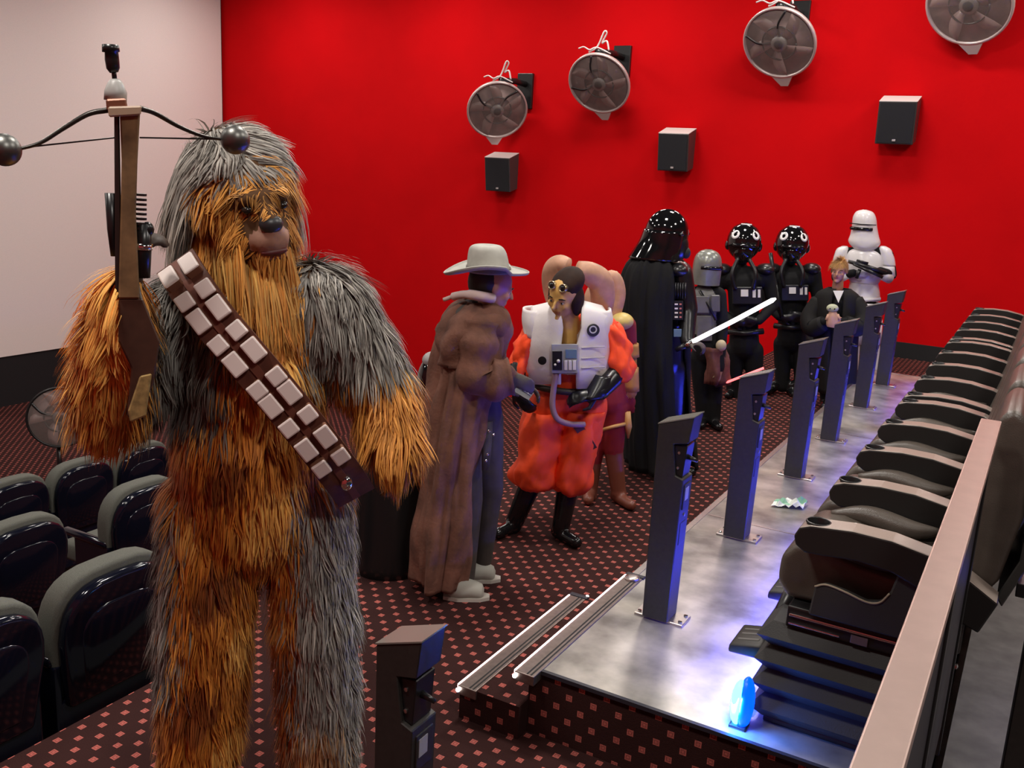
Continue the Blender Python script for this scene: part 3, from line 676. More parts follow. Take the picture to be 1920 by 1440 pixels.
for s_ in (-1, 1): mk('eye', *ellg(Hd(.15*s_, .395, .035), (.017, .014, .012), RH, 12, 8), EYED, fur, True)
lab(mk('mouth', *ellg(Hd(0, .475, -.298), (.042, .016, .012), RH), mat('mouth_dark', (.10, .012, .012), .5), fur, True), 'dark red open mouth')
GRL, GRD, ORG, BRN, GLD = (np.array(c) for c in ((.42, .39, .34), (.12, .112, .10), (.66, .24, .03), (.27, .075, .014), (.80, .45, .11)))
def furcol(px, py, isarmL, isarmR, ishead):
    n = len(px); c = np.empty((n, 3)); j = rng.normal(0, 14, n); x = px+j; y = py+rng.normal(0, 14, n)
    mixv = rng.random(n)[:, None]; og = ORG*(1-mixv*.6)+BRN*mixv*.6; gr = GRL*(1-mixv)+GRD*mixv; gd = GLD*(1-mixv*.7)+ORG*mixv*.7
    c[:] = og
    patch = np.sin(px*.021+py*.017)*np.sin(py*.013-px*.011+1.3)
    gm = patch > .25; c[gm] = gd[gm]
    bm_ = patch < -.6; c[bm_] = BRN*(.7+.5*mixv[bm_])
    chestL = (x < 420) & (y > 470) & (y < 790); chestR = (x > 560) & (y > 380) & (y < 690)
    c[chestL] = (GRL*.45*(1-mixv[chestL])+GRD*.75*mixv[chestL]); c[chestR] = gr[chestR]
    legg = (x > 555-(y-900)*.02) & (y > 905); c[legg] = gr[legg]*1.15
    low = legg & (y > 1350) & (x < 640); c[low] = (gd*.5+gr*.6)[low]
    edge = (x < 335-(y-900)*.0) & (y > 930) & (y < 1290); c[edge] = gr[edge]*1.05
    c[isarmL] = gd[isarmL]*1.25; lowA = isarmL & (y > 690); c[lowA] = (gd*.6+og*.4)[lowA]
    aR = isarmR & (y > 655); c[aR] = (og*.65+gd*.35)[aR]
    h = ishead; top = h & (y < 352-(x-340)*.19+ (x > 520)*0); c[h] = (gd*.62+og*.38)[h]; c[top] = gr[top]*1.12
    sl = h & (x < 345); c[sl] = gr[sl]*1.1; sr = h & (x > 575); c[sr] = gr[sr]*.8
    return c*rng.uniform(.82, 1.3, n)[:, None]
NS = 70000
R0, N0, pi_ = sample(fbody, NS, fur); bo = fbone[pi_]; px, py = projv(R0)
armL = (bo >= 5) & (bo <= 7); armR = (bo == 9); upR = bo == 8; hd = (bo >= nb) & (bo < nh) | (bo == 4); hnd = bo >= nh
loc = (R0-hc)@RH/.36
faceF = hd & (loc[:, 1] > .18) & (np.abs(loc[:, 0]) < .30) & (loc[:, 2] < .20) & (loc[:, 2] > -.42)
bare = hd & (loc[:, 1] > .30) & (np.abs(loc[:, 0]) < .17) & (loc[:, 2] < -.10) & (loc[:, 2] > -.36)
eyez = hd & (loc[:, 1] > .28) & (np.abs(np.abs(loc[:, 0])-.15) < .05) & (np.abs(loc[:, 2]-.03) < .04)
keep = ~(bare | hnd | eyez)
tgt = np.array([0, 0, -1.])
def comb(N_, d, lift, jit):
    tt = d-N_*(N_@d)[:, None] if d.ndim == 1 else d-N_*(N_*d).sum(1)[:, None]
    ln_ = np.linalg.norm(tt, axis=1)[:, None]; tt = tt/np.maximum(ln_, .25)
    return N_*lift+tt+rng.normal(0, jit, N_.shape)
D0 = comb(N0, U(tgt+g.n*.15), .38, .15)
topm = hd & ~faceF & (loc[:, 2] > .15); D0[topm] = comb(N0[topm], -fr_*.9*np.clip((.14-loc[topm, :1])/.16, -.8, 1)-fup*.35-fdir*.2+fdir*.7*np.exp(-((loc[topm, :1]-.14)/.09)**2), .22, .10)
D0[armL] = comb(N0[armL], U(tgt-g.r*.3), .55, .2)
fm = faceF; outw = np.sign(loc[:, :1])*fr_*.6; D0[fm] = comb(N0[fm], (outw+tgt*.6)[fm], .25, .10)
D0 /= np.linalg.norm(D0, axis=1)[:, None]
LN = np.full(NS, .115); LN[hd] = .10; LN[topm] = .11; LN[faceF] = .03; LN[armL] = .13; LN[armR | upR] = .13; LN[(bo >= 10) & (bo < nb)] = .12
LN[topm & (loc[:, 1] > .12)] = .065
ck = faceF & (np.abs(loc[:, 0]) > .2); LN[ck] = .09
LN *= rng.uniform(.6, 1.25, NS)
WD = np.full(NS, .0030); WD[faceF] = .0016; WD *= rng.uniform(.6, 1.4, NS)
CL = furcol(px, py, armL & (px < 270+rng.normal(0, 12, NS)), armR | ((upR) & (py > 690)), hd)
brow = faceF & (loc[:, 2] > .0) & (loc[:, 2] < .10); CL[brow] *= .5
def clumps(R_, per):
    n = len(R_); k = max(1, n//per); gidx = rng.choice(n, k, False); G = R_[gidx]; out = np.zeros(n, np.int64)
    for s in range(0, n, 2000):
        dd = ((R_[s:s+2000, None, :]-G[None])**2).sum(2); out[s:s+2000] = gidx[dd.argmin(1)]
    return out
kp = np.where(keep)[0]; R1 = R0[kp]; gi = clumps(R1, 26)
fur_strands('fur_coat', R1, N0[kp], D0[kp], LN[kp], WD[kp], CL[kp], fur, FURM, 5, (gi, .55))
# beard and cheek locks hanging over the chest
nb_ = 7000; a_ = rng.uniform(-1, 1, nb_); tz = rng.uniform(-.46, -.12, nb_)
yy = np.where(np.abs(a_) < .55, .36-.3*a_**2, .36-.62*(np.abs(a_)-.0)**2); yy = np.where(tz < -.34, yy-.06, yy)
RB = hc+(fr_[None]*(a_*.36)[:, None]+fdir[None]*(yy-.08)[:, None]+fup[None]*np.where(np.abs(a_) < .5, -.40+.1*(tz+.3), tz)[:, None])*.36
DB = fdir[None]*.75+g.n[None]*.35+np.sign(a_)[:, None]*fr_[None]*(.25*np.abs(a_))[:, None]+tgt[None]*1.0+rng.normal(0, .10, (nb_, 3)); DB /= np.linalg.norm(DB, axis=1)[:, None]
LB = rng.uniform(.16, .36, nb_)*(1-.15*np.abs(a_)); mv = rng.random(nb_)[:, None]
CB = (GLD*.75*(1-mv)+ORG*mv)*rng.uniform(.7, 1.15, nb_)[:, None]
NB = np.tile(U(fdir*.9+g.n*.4), (nb_, 1))
fur_strands('beard', RB, NB, DB, LB, np.full(nb_, .0034)*rng.uniform(.6, 1.4, nb_), CB, fur, FURM, 6, (clumps(RB, 60), .6), droop=.35)
# long sweep of grey hair on both sides of the head
for sgn, nm_, n_ in ((-1, 'head_hair', 3400), (1, 'head_hair', 3000)):
    th_ = rng.uniform(-.9, 1.1, n_)
    RR = hc+(fr_[None]*(sgn*.40*np.cos(th_*.6))[:, None]-fdir[None]*(.08+.25*np.abs(np.sin(th_)))[:, None]+fup[None]*(.16+.26*np.sin(th_*1.2))[:, None])*.36
    DD = sgn*fr_[None]*.35-fdir[None]*.1+tgt[None]+rng.normal(0, .1, (n_, 3)); DD /= np.linalg.norm(DD, axis=1)[:, None]
    mv = rng.random(n_)[:, None]; CC = (GRL*1.1*(1-mv)+GRD*mv*1.3)*rng.uniform(.7, 1.2, n_)[:, None]
    fur_strands(nm_, RR, np.tile(U(fr_*sgn+g.n*.7), (n_, 1)), DD, rng.uniform(.14, .30, n_), np.full(n_, .0034)*rng.uniform(.6, 1.4, n_), CC, fur, FURM, 6, (clumps(RR, 50), .5), droop=.3)
# bandolier
STRAP = mat('brown_leather_strap', (.10, .032, .018), .5, noise=.3, nscale=25); BOXW = mat('pale_box_lid', (.80, .70, .66), .35); BOXS = mat('box_side', (.22, .10, .06), .5)
bp_ = bez([g(330, 492, .14), g(356, 535, .22), g(402, 600, .27), g(460, 668, .30), g(525, 745, .31), g(590, 825, .31), g(640, 890, .28), g(668, 930, .2)], 8)
def along(P_, wd, th_, nrm):
    V = []; Fc = []
    for i, p in enumerate(P_):
        t = U(P_[min(i+1, len(P_)-1)]-P_[max(i-1, 0)]); nn = U(nrm-t*(nrm@t)); sd = np.cross(t, nn)
        V += [p-sd*wd-nn*th_, p+sd*wd-nn*th_, p+sd*wd+nn*th_, p-sd*wd+nn*th_]
    for i in range(len(P_)-1):
        for k_ in range(4): a = i*4+k_; b = i*4+(k_+1) % 4; Fc.append((a, b, b+4, a+4))
    Fc += [(3, 2, 1, 0), tuple(range(len(V)-4, len(V)))]
    return V, Fc
band = mk('bandolier', *along(bp_, .062, .008, g.n), STRAP, fur)
mk('strap_edge', *along([p+g.n*.009 for p in bp_], .012, .004, g.n), mat('strap_seam', (.16, .05, .03), .5), band)
sarr = np.array(bp_); sl_ = np.r_[0, np.cumsum(np.linalg.norm(np.diff(sarr, axis=0), axis=1))]
s_ = .055; alt = 0
while s_ < sl_[-1]-.16:
    i = int(np.searchsorted(sl_, s_)); i = min(max(i, 1), len(bp_)-2); p = bp_[i]; t = U(bp_[i+1]-bp_[i-1]); nn = U(g.n-t*(g.n@t)); sd = np.cross(t, nn)
    hl = .033 if alt % 2 == 0 else .024
    for q in (-1, 1):
        R_ = np.array([t, sd, nn]).T; V, Fc = bevelg(*boxg((-hl, -.024, 0), (hl, .024, .034)), .005, 2)
        V = [p+sd*q*.033+R_@np.array(v) for v in V]
        bx = mk('ammo_box', V, Fc, mats=[BOXS, BOXW], mi=[1 if np.mean([(np.array(V[i_])-p)@nn for i_ in f]) > .026 else 0 for f in Fc], parent=band)
    s_ += hl*2+.018; alt += 1
pe_ = bp_[-7]+g.n*.015; mk('buckle', *ellg(pe_, (.02, .02, .025), None, 12, 8), CHROME, band, True)
# ---- crossbow
q = lambda x, y, o=0.: g(x, y, .36+o)
cb = empty('crossbow', q(240, 560), 'wooden crossbow with curved dark limbs and round steel ends, held upright', 'crossbow')
WOOD = mat('tan_wood_stock', (.20, .115, .05), .6, noise=.4, nscale=18); GUN = mat('gunmetal', (.05, .045, .04), .3, metal=.6); DW = mat('dark_wood', (.07, .03, .018), .5, noise=.3, nscale=15)
def slabp(poly, o0, o1, bw=.004):
    n = len(poly); V = [q(x, y, o0) for x, y in poly]+[q(x, y, o1) for x, y in poly]
    return bevelg(V, [tuple(range(n)), tuple(range(2*n-1, n-1, -1))]+[(i, (i+1) % n, n+(i+1) % n, n+i) for i in range(n)], bw, 1)
mk('stock', *slabp([(224, 205), (263, 208), (258, 300), (255, 400), (262, 560), (222, 560), (226, 400), (228, 300)], -.025, .03), WOOD, cb)
mk('side_rail', *slabp([(214, 215), (224, 213), (230, 560), (216, 560)], -.02, .02), GUN, cb)
mk('butt', *slabp([(222, 560), (268, 560), (300, 640), (288, 720), (255, 790), (238, 780), (246, 690), (222, 640)], -.025, .025), DW, cb)
mk('butt_tip', *slabp([(262, 705), (285, 700), (274, 780), (244, 792), (240, 770)], -.03, .032), mat('tan_fur_wrap', (.33, .22, .08), .9, noise=.3, nscale=60), cb)
mk('head_block', *slabp([(198, 186), (236, 184), (240, 204), (200, 208)], -.03, .035), mat('copper_block', (.25, .10, .06), .4, metal=.4), cb)
mk('limb_clamp', *slabp([(202, 200), (266, 198), (264, 216), (204, 220)], -.02, .045), mat('pale_clamp', (.45, .32, .22), .5), cb)
V, Fc = tubeg([q(216, 190), q(217, 172), q(216, 155), q(215, 148)], [.027, .027, .018, .010], 16); lab(mk('nose_cone', V, Fc, mat('grey_cone', (.42, .42, .40), .4), cb, True), 'grey cone')
mk('muzzle_rod', *tubeg([q(215, 150), q(213, 130)], .006, 8), BLK, cb, True)
mk('muzzle', *tubeg([q(214, 136), q(212, 128), q(210, 112), q(209, 98), q(208, 97), q(207, 84)], [.010, .016, .017, .016, .021, .020], 16), BLK, cb, True)
for side in (0, 1):
    pts = [(204, 206), (165, 214), (120, 240), (75, 268), (30, 281)] if side == 0 else [(262, 203), (290, 212), (335, 237), (380, 255), (420, 262)]
    P_ = bez([q(x, y, -.02*i*side+.01*i*(1-side)) for i, (x, y) in enumerate(pts)], 7); n_ = len(P_)
    lm = mk('limb', *tubeg(P_, [.013-.006*i/n_ for i in range(n_)], 8, flat=.55), GUN, cb, True)
    e_ = (8, 281, .05) if side == 0 else (441, 262, -.08)
    lab(mk('end_ball', *ellg(q(*e_), (.039,)*3, None, 24, 16), mat('dull_steel_ball', (.16, .16, .15), .38, metal=.9), lm, True), 'round steel end ball')
mk('string', *tubeg([q(40, 277, .03), q(216, 258, .0)], .0022, 5), BLK, cb); mk('string', *tubeg([q(262, 258, 0), q(405, 261, -.07)], .0022, 5), BLK, cb)
mk('sight_tube', *tubeg([q(207, 362), q(210, 430), q(216, 480)], [.014, .012, .011], 12), BLK, cb, True)
sc = mk('scope', *tubeg([q(270, 420), q(268, 465), q(267, 520)], [.018, .022, .020], 12), BLK, cb, True)
for i in range(9):
    y = 365+i*9; mk('cooling_fin', *latheg([(.016, -.003), (.016, .003)], q(263, y), tuple(q(263, y-5)-q(263, y)), 12), BLK, sc)
mk('scope_band', *latheg([(.025, -.008), (.025, .008)], q(268, 462), tuple(q(268, 440)-q(268, 462)), 14), CHROME, sc, True)
mk('scope_knob', *ellg(q(277, 430), (.016, .016, .02), None, 12, 8), BLK, sc, True)
# ---- shared costume colours
SKIN = mat('skin', (.50, .25, .17), .5); LIPS = mat('lips', (.36, .10, .08), .45); YSK = mat('painted_yellow_skin', (.62, .36, .10), .5); YLIP = mat('painted_lips', (.40, .16, .06), .45)
BCLO = mat('black_cloth', (.006, .006, .007), .8, spec=.25); BLEA = mat('black_leather_suit', (.008, .008, .010), .3); BOOT = mat('black_boot', (.008, .008, .009), .2)
COATB = mat('brown_coat_cloth', (.17, .075, .050), .9, noise=.4, nscale=9, bump=.3, bscale=60); GTRO = mat('grey_trousers', (.055, .047, .042), .8, noise=.25, nscale=12)
ORAN = mat('orange_suit', (.95, .07, .008), .7, noise=.12, nscale=9, bump=.35, bscale=14); VEST = mat('white_vest', (.80, .76, .76), .55, bump=.15, bscale=30)
HATM = mat('pale_felt_hat', (.40, .40, .36), .85, noise=.15, nscale=14); CAPB = mat('brown_leather_cap', (.024, .010, .006), .7, spec=.2, noise=.3, nscale=20)
HORN = mat('tan_headpiece', (.50, .27, .17), .55, noise=.2, nscale=14); REDC = mat('dark_red_cloth', (.22, .008, .012), .7); TAN = mat('tan_leather', (.42, .20, .05), .5, noise=.15, nscale=20); RBOOT = mat('red_brown_boot', (.17, .05, .03), .4)
ARMW = mat('white_armour', (.78, .75, .76), .25); VISOR = mat('dark_visor', (.006, .006, .007), .12); GHEL = mat('grey_green_helmet', (.24, .25, .22), .28, noise=.2, nscale=8, metal=.3); GARM = mat('grey_armour', (.16, .155, .15), .45, noise=.2, nscale=10)
def boot_pair(it, pts, m, toe):
    for p, t in zip(pts, toe):
        p = np.asarray(p, float); b0 = np.array([p[0], p[1], .055]); t = U(np.array([t[0], t[1], 0]))
        it += [('c', p, .055, b0, .05, m), ('c', b0-t*.03-np.array([0, 0, .012]), .043, b0+t*.15-np.array([0, 0, .018]), .036, m)]
# ---- person in the long brown coat
g = Fig(880, 1105); o = empty('person', g.b, 'person in a long brown hooded coat, pale hat and light shoes, seen in profile', 'person')
f = U(g.r*.85-g.n*.25-g.z*.28); it, ey, HP = head(g(925, 540), f, g.z*.95+g.r*.2, .235, SKIN, LIPS)
c_ = lambda a, ra, b, rb, m: it.append(('c', a, ra, b, rb, m))
c_(g(885, 610), .13, g(890, 680), .13, GTRO); c_(g(890, 690), .125, g(895, 780), .125, GTRO); c_(g(855, 605, -.06), .075, g(925, 610, .1), .07, COATB); c_(g(895, 580), .065, g(890, 610), .09, GTRO)
c_(g(868, 790, .02), .09, g(880, 940, .02), .07, GTRO); c_(g(880, 940, .02), .068, g(872, 1085, .03), .05, GTRO)
c_(g(912, 785, -.12), .09, g(920, 920, -.12), .068, GTRO); c_(g(920, 920, -.12), .065, g(905, 1050, -.14), .05, GTRO)
c_(g(900, 615, .14), .068, g(893, 690, .17), .06, COATB); c_(g(893, 690, .17), .058, g(950, 700, .16), .045, COATB)
c_(g(925, 615, -.14), .065, g(930, 690, -.15), .055, COATB); c_(g(930, 690, -.15), .055, g(965, 715, -.06), .045, COATB)
GLV = mat('dark_glove', (.06, .045, .04), .6)
it += hand(g(952, 705, .16), g.r*.9-g.z*.35, g.z*.3+g.n*.8, GLV, 1., .5, 1); it += hand(g(967, 716, -.05), g.r*.8-g.z*.3, g.z+g.n*-.3, GLV, 1., .5, -1)
body('body', it, o, .009); eyes(ey, f, .235, o)
SHOE = mat('pale_canvas_shoe', (.42, .42, .37), .7)
for ax, ay, bx, by, of in ((858, 1090, 900, 1107, .10), (888, 1052, 922, 1064, -.12)):
    a = g(ax, ay, of); b = g(bx, by, of); a[2] = .05; b[2] = .038; d_ = U(b-a)
    s = mk('shoe', *bevelg(*(lambda V, Fc: (V, Fc))(*tubeg(bez([a-d_*.05, a, (a+b)/2+g.z*.008, b, b+d_*.02], 4), [.03, .042, .05, .053, .056, .057, .056, .055, .052, .05, .048, .046, .044, .04, .034, .028, .02], 14, flat=.95)), .001, 1), SHOE, o, True)
    sd = np.cross(d_, g.z); Vs = []
    for zz in (0., .018): Vs += [np.array([p[0], p[1], zz]) for p in (a-d_*.07-sd*.03, a-d_*.07+sd*.03, a+sd*.052, b+sd*.045, b+d_*.05+sd*.02, b+d_*.05-sd*.02, b-sd*.045, a-sd*.052)]
    mk('sole', Vs, [tuple(range(7, -1, -1)), tuple(range(8, 16))]+[(i, (i+1) % 8, 8+(i+1) % 8, 8+i) for i in range(8)], mat('shoe_sole', (.5, .47, .42), .7), s)
ring = lambda xl, xr, y, dp, of=0.: (g((xl+xr)/2, y, of), np.linalg.norm(g(xr, y, of)-g(xl, y, of))/2, dp)
loft('coat', [ring(862, 918, 583, .09), ring(835, 945, 600, .15), ring(822, 950, 640, .19), ring(815, 940, 690, .20), ring(812, 925, 740, .20), ring(805, 915, 800, .21), ring(798, 902, 880, .21), ring(790, 895, 970, .21), ring(782, 880, 1050, .21), ring(780, 872, 1080, .21)], COATB, o, g, 84, .07, 7, .012, .6, t0=.42, t1=2*math.pi-.35, wr=.05, wz=2.2, wt=2.6)
loft('hood', [ring(868, 925, 566, .09), ring(845, 945, 580, .15), ring(822, 952, 610, .20), ring(815, 945, 650, .21), ring(818, 925, 678, .20)], COATB, o, g, 60, .03, 5, .014, 2., wr=.045, wz=7, wt=1.8)
sl_ = bez([g(902, 605, .15), g(897, 650, .18), g(893, 700, .19), g(920, 712, .18), g(958, 706, .17)], 6)
mk('sleeve', *tubeg(sl_, [.085-.012*math.sin(i*.9)+.015*(i/len(sl_)) for i in range(len(sl_))], 16), COATB, o, True)
lab(mk('scarf', *tubeg(bez([g(832, 562, .0), g(850, 556, .02), g(875, 552, .09), g(905, 556, .11), g(925, 560, .08)], 6), [.010]*6+[.02]*7+[.024]*12, 10), mat('pale_scarf', (.62, .48, .45), .8), o, True), 'pale scarf')
hat = loft('hat_brim', [(g(918, 500), .01, .01), (g(917, 506), .10, .13), (g(915, 511), .16, .18), (g(913, 512), .195, .205), (g(912, 508), .205, .21)], HATM, o, g, 40, th=.006)
for v in hat.data.vertices:
    w_ = np.array(v.co)+wl(o)-g(915, 510); a = w_@g.r; b = w_@g.n; v.co.z += .10*max(0, a)**1.0*.35 - .12*max(0, -a)*.6 + (abs(b)**2)*1.1*(1 if a < .1 else .3)
lab(hat, 'pale curled hat brim')
loft('hat_crown', [(g(916, 510), .105, .125), (g(915, 492), .10, .12), (g(914, 474), .092, .112), (g(913, 463), .078, .10), (g(914, 459), .05, .07), (g(914, 463), .012, .02)], HATM, o, g, 32, .0, topcap=False)
lab(loft('hat_band', [(g(916, 508), .108, .128), (g(916, 499), .106, .126)], mat('hat_band', (.15, .14, .12), .7), o, g, 32, th=.004), 'grey hat band')
mk('hair', *ellg(HP(0, -.22, .06), (.082, .082, .10), None), mat('dark_hair', (.015, .01, .008), .6), o, True)
hs = mk('holster_belt', *tubeg(bez([g(880, 775, .14), g(905, 790, .12), g(930, 800, .02)], 6), .016, 8), mat('dark_belt', (.03, .02, .015), .5), o, True)
mk('buckle', *ellg(g(887, 778, .15), (.018, .012, .022), None, 10, 8), CHROME, hs, True)
mk('holster', *tubeg([g(915, 790, .10), g(912, 850, .10), g(910, 880, .10)], [.035, .032, .024], 10, flat=.6), GTRO, hs, True)
for x, y in ((917, 808), (925, 815), (914, 852), (911, 864)): mk('rivet', *ellg(g(x, y, .14), (.008,)*3, None, 8, 6), CHROME, hs, True)
tb = empty('tablet', g(978, 722, .05), 'flat white and dark folder held by the person in the brown coat', 'folder')
Vt = [g(958, 712, .0), g(1000, 738, .0), g(990, 752, .10), g(950, 728, .10)]
solid(mk('cover', Vt, [(0, 1, 2, 3)], mat('navy_cover', (.012, .010, .03), .4), tb), .012)
solid(mk('page', [v+np.array([0, 0, .010]) for v in (np.array(Vt[0]), np.array(Vt[1]), (np.array(Vt[1])+Vt[2])/2, (np.array(Vt[0])+Vt[3])/2)], [(0, 1, 2, 3)], mat('page_white', (.6, .57, .62), .5), tb), .004)
# ---- tall black case behind the coat
c = onz(728, 1068, 0); cs = empty('hard_case', (c[0], c[1], 0), 'tall glossy black case standing between fur suit and brown coat', 'case')
gg = Fig(0, 0, at=(c[0], c[1], 0)); 
sh = []
for zz, wd, dp in ((.015, .16, .13), (.05, .175, .15), (.7, .18, .15), (.88, .175, .145), (.97, .15, .12), (1.0, .10, .08)): sh.append((gg.L(0, zz), wd, dp))
loft('shell', sh, BLK, cs, gg, 32, topcap=False); mk('lid', *ellg(gg.L(0, .99), (.11, .09, .03), gg.rot()), BLK, cs, True)
# shiny round box hanging behind the coat's hip
c = g(812, 715, -.22); bg = empty('shoulder_bag', (c[0], c[1], c[2]-.12), 'glossy black rounded bag with a grey corner behind the brown coat', 'bag')
mk('bag_body', *ellg(c, (.085, .10, .14), g.rot()), GLOSS, bg, True); mk('bag_corner', *ellg(c+g.z*.11-g.r*.01, (.05, .07, .045), g.rot()), mat('bag_grey', (.3, .28, .28), .4), bg, True)
mk('bag_strap', *tubeg(bez([c+g.z*.12, g(835, 640, -.22), g(860, 600, -.1)], 6), .012, 6), BLK, bg, True)
# ---- person in orange trousers and white vest
g = Fig(1035, 1003); o = empty('person', g.b, 'person in orange flight suit and white vest with goggles on a brown cap', 'person')
f = U(g.n*.78-g.r*.48-g.z*.34); it, ey, HP = head(g(1058, 556, .15), f, g.z*.95+g.n*.25, .25, YSK, YLIP, False)
c_ = lambda a, ra, b, rb, m: it.append(('c', a, ra, b, rb, m))
c_(g(1065, 630), .13, g(1065, 700), .125, VEST); c_(g(1065, 705), .13, g(1062, 745), .14, ORAN); c_(g(1010, 615), .07, g(1120, 610), .075, ORAN)
c_(g(1064, 592, .10), .062, g(1066, 625, .06), .075, YSK); c_(g(1066, 622, .10), .05, g(1066, 640, .10), .05, YSK)
c_(g(1030, 760, .02), .125, g(1005, 880, .05), .115, ORAN); c_(g(1100, 760, .0), .125, g(1075, 890, .03), .105, ORAN)
c_(g(1002, 890, .04), .07, g(962, 985, .0), .055, BOOT); c_(g(1068, 895, .03), .07, g(1052, 985, .06), .055, BOOT)
boot_pair(it, (g(962, 985, .0), g(1052, 985, .06)), BOOT, (g.n*.8-g.r*.5, g.n*.75+g.r*.6))
c_(g(1005, 620), .07, g(975, 680, .03), .068, ORAN); c_(g(975, 680, .03), .062, g(965, 725, .14), .045, BLEA)
c_(g(1135, 615), .075, g(1165, 690, .02), .075, ORAN); c_(g(1165, 690, .02), .068, g(1125, 735, .17), .05, BLEA)
it += hand(g(1122, 738, .18), -g.r*.95+g.n*.25-g.z*.15, g.n*.7+g.z*.6, BLEA, 1.15, .45, -1); it += hand(g(966, 728, .15), g.r*.55-g.z*.7+g.n*.3, g.n*.8-g.r*.4, BLEA, 1.1, .5, 1)
body('body', it, o, .009); eyes(ey, f, .25, o)
ring = lambda xl, xr, y, dp, of=0.: (g((xl+xr)/2, y, of), np.linalg.norm(g(xr, y, of)-g(xl, y, of))/2, dp)
loft('trouser_leg', [ring(985, 1062, 765, .15, .02), ring(975, 1058, 810, .16, .03), ring(966, 1050, 860, .16, .04), ring(958, 1043, 890, .15, .05), ring(962, 1038, 905, .13, .05), ring(978, 1025, 914, .08, .05)], ORAN, o, g, 56, .04, 6, .008, .4, wr=.035, wz=9, wt=1.6)
loft('trouser_leg', [ring(1052, 1135, 765, .15), ring(1048, 1122, 810, .155), ring(1040, 1115, 860, .155, .02), ring(1034, 1110, 895, .145, .03), ring(1038, 1105, 912, .125, .03), ring(1050, 1092, 922, .08, .03)], ORAN, o, g, 56, .04, 6, .008, 1.4, wr=.035, wz=9, wt=1.6)
loft('sleeve', [ring(985, 1030, 612, .085), ring(968, 1010, 645, .09, .02), ring(960, 1000, 680, .09, .03), ring(962, 995, 702, .07, .05)], ORAN, o, g, 40, .04, 5, .008, .3, wr=.03, wz=14, wt=1.5)
loft('sleeve', [ring(1115, 1160, 605, .09), ring(1132, 1180, 645, .10), ring(1138, 1186, 685, .10, .02), ring(1135, 1180, 712, .08, .04)], ORAN, o, g, 40, .04, 5, .008, 1., wr=.03, wz=14, wt=1.5)
for (x0, x1, lo, nm_) in ((987, 1052, 720, 'vest_panel'), (1084, 1140, 728, 'vest_panel')):
    P_ = []
    yy = [566, 585, 615, 650, 690, lo]
    for y in yy:
        xa, xb = (x0+(12 if y < 600 else 0)-(2 if y > 680 else 0), x1-(10 if y < 580 else 0)+(4 if 600 < y < 640 else 0)) if x0 < 1050 else (x0-(4 if y > 640 else -6), x1-(14 if y < 585 else 0)-(8 if y > 690 else 0))
        for i in range(9):
            t = i/8; x = xa+(xb-xa)*t; out = (t if x0 < 1050 else 1-t)
            P_.append(g(x, y+(10*(1-out) if y < 590 else 0), .07+.115*math.sin(out*math.pi*.5)+(-.06 if y < 575 else 0)))
    solid(mk(nm_, P_, [(r*9+i, r*9+i+1, (r+1)*9+i+1, (r+1)*9+i) for r in range(5) for i in range(8)], VEST, o, True), .03)
lab(loft('vest_collar', [ring(1015, 1115, 585, .12), ring(1005, 1128, 600, .14), ring(995, 1138, 622, .15)], VEST, o, g, 36, th=.022, t0=2.45, t1=2*math.pi+.7), 'puffy white collar')
for x in (1002, 1128):
    loft('vest_shoulder', [ring(x-20, x+16, 578, .10), ring(x-22, x+20, 600, .115), ring(x-18, x+16, 628, .11)], VEST, o, g, 24, .02, 4, .012)
for y in (652, 672, 690): mk('vest_seam', *tubeg([g(1090, y, .205), g(1134, y-2, .15)], .004, 6), mat('seam_grey', (.5, .46, .47), .6), o)
bd = mk('round_badge', *latheg([(.036, 0), (.036, .006), (.034, .009), (.001, .009)], g(1112, 619, .185), tuple(g.n+g.r*.2), 24), mat('badge_dark', (.03, .03, .032), .4), o); lab(bd, 'round dark badge with a pale mark')
mk('badge_mark', *latheg([(.022, 0), (.022, .003), (.015, .003), (.015, 0)], g(1112, 618, .195), tuple(g.n+g.r*.2), 20, cap=False), mat('badge_pale', (.6, .6, .6), .4), bd)
mk('round_badge', *latheg([(.024, 0), (.024, .006), (.001, .008)], g(1017, 676, .195), tuple(g.n-g.r*.2), 20), BLK, o)
def pbox(x0, y0, x1, y1, a, b, m, name, par, bw=.003):
    V = [g(x, y, q_) for q_ in (a, b) for x, y in ((x0, y0), (x1, y0), (x1, y1), (x0, y1))]
    return mk(name, *bevelg(V, [(0, 1, 2, 3), (7, 6, 5, 4), (0, 4, 5, 1), (1, 5, 6, 2), (2, 6, 7, 3), (3, 7, 4, 0)], bw, 1), m, par)
cbx = pbox(1034, 645, 1083, 700, .15, .225, mat('grey_chest_box', (.36, .37, .40), .45), 'chest_box', o); lab(cbx, 'grey control box on the chest')
pbox(1036, 658, 1054, 694, .225, .232, BLK, 'dark_panel', cbx, .001); pbox(1060, 655, 1081, 672, .225, .232, mat('blue_grey_panel', (.12, .2, .32), .4), 'blue_panel', cbx, .001)
for x in (1058, 1066, 1074): pbox(x, 676, x+6, 694, .225, .234, WHITE, 'white_key', cbx, .001)
for x, y, r_ in ((1047, 677, .010), (1041, 684, .007)): mk('dial', *ellg(g(x, y, .235), (r_,)*3, None, 12, 8), WHITE, cbx, True)
lab(mk('hose', *tubeg(bez([g(1043, 700, .2), g(1038, 730, .21), g(1036, 762, .22), g(1045, 785, .22), g(1068, 795, .2), g(1096, 796, .16)], 8), .017, 10), mat('mauve_hose', (.33, .20, .24), .5), o, True), 'mauve breathing hose')
mk('leg_strap', *along(bez([g(1080, 795, .16), g(1095, 815, .15), g(1112, 842, .10)], 6), .025, .004, g.n), mat('strap_grey', (.10, .03, .03), .6), o)
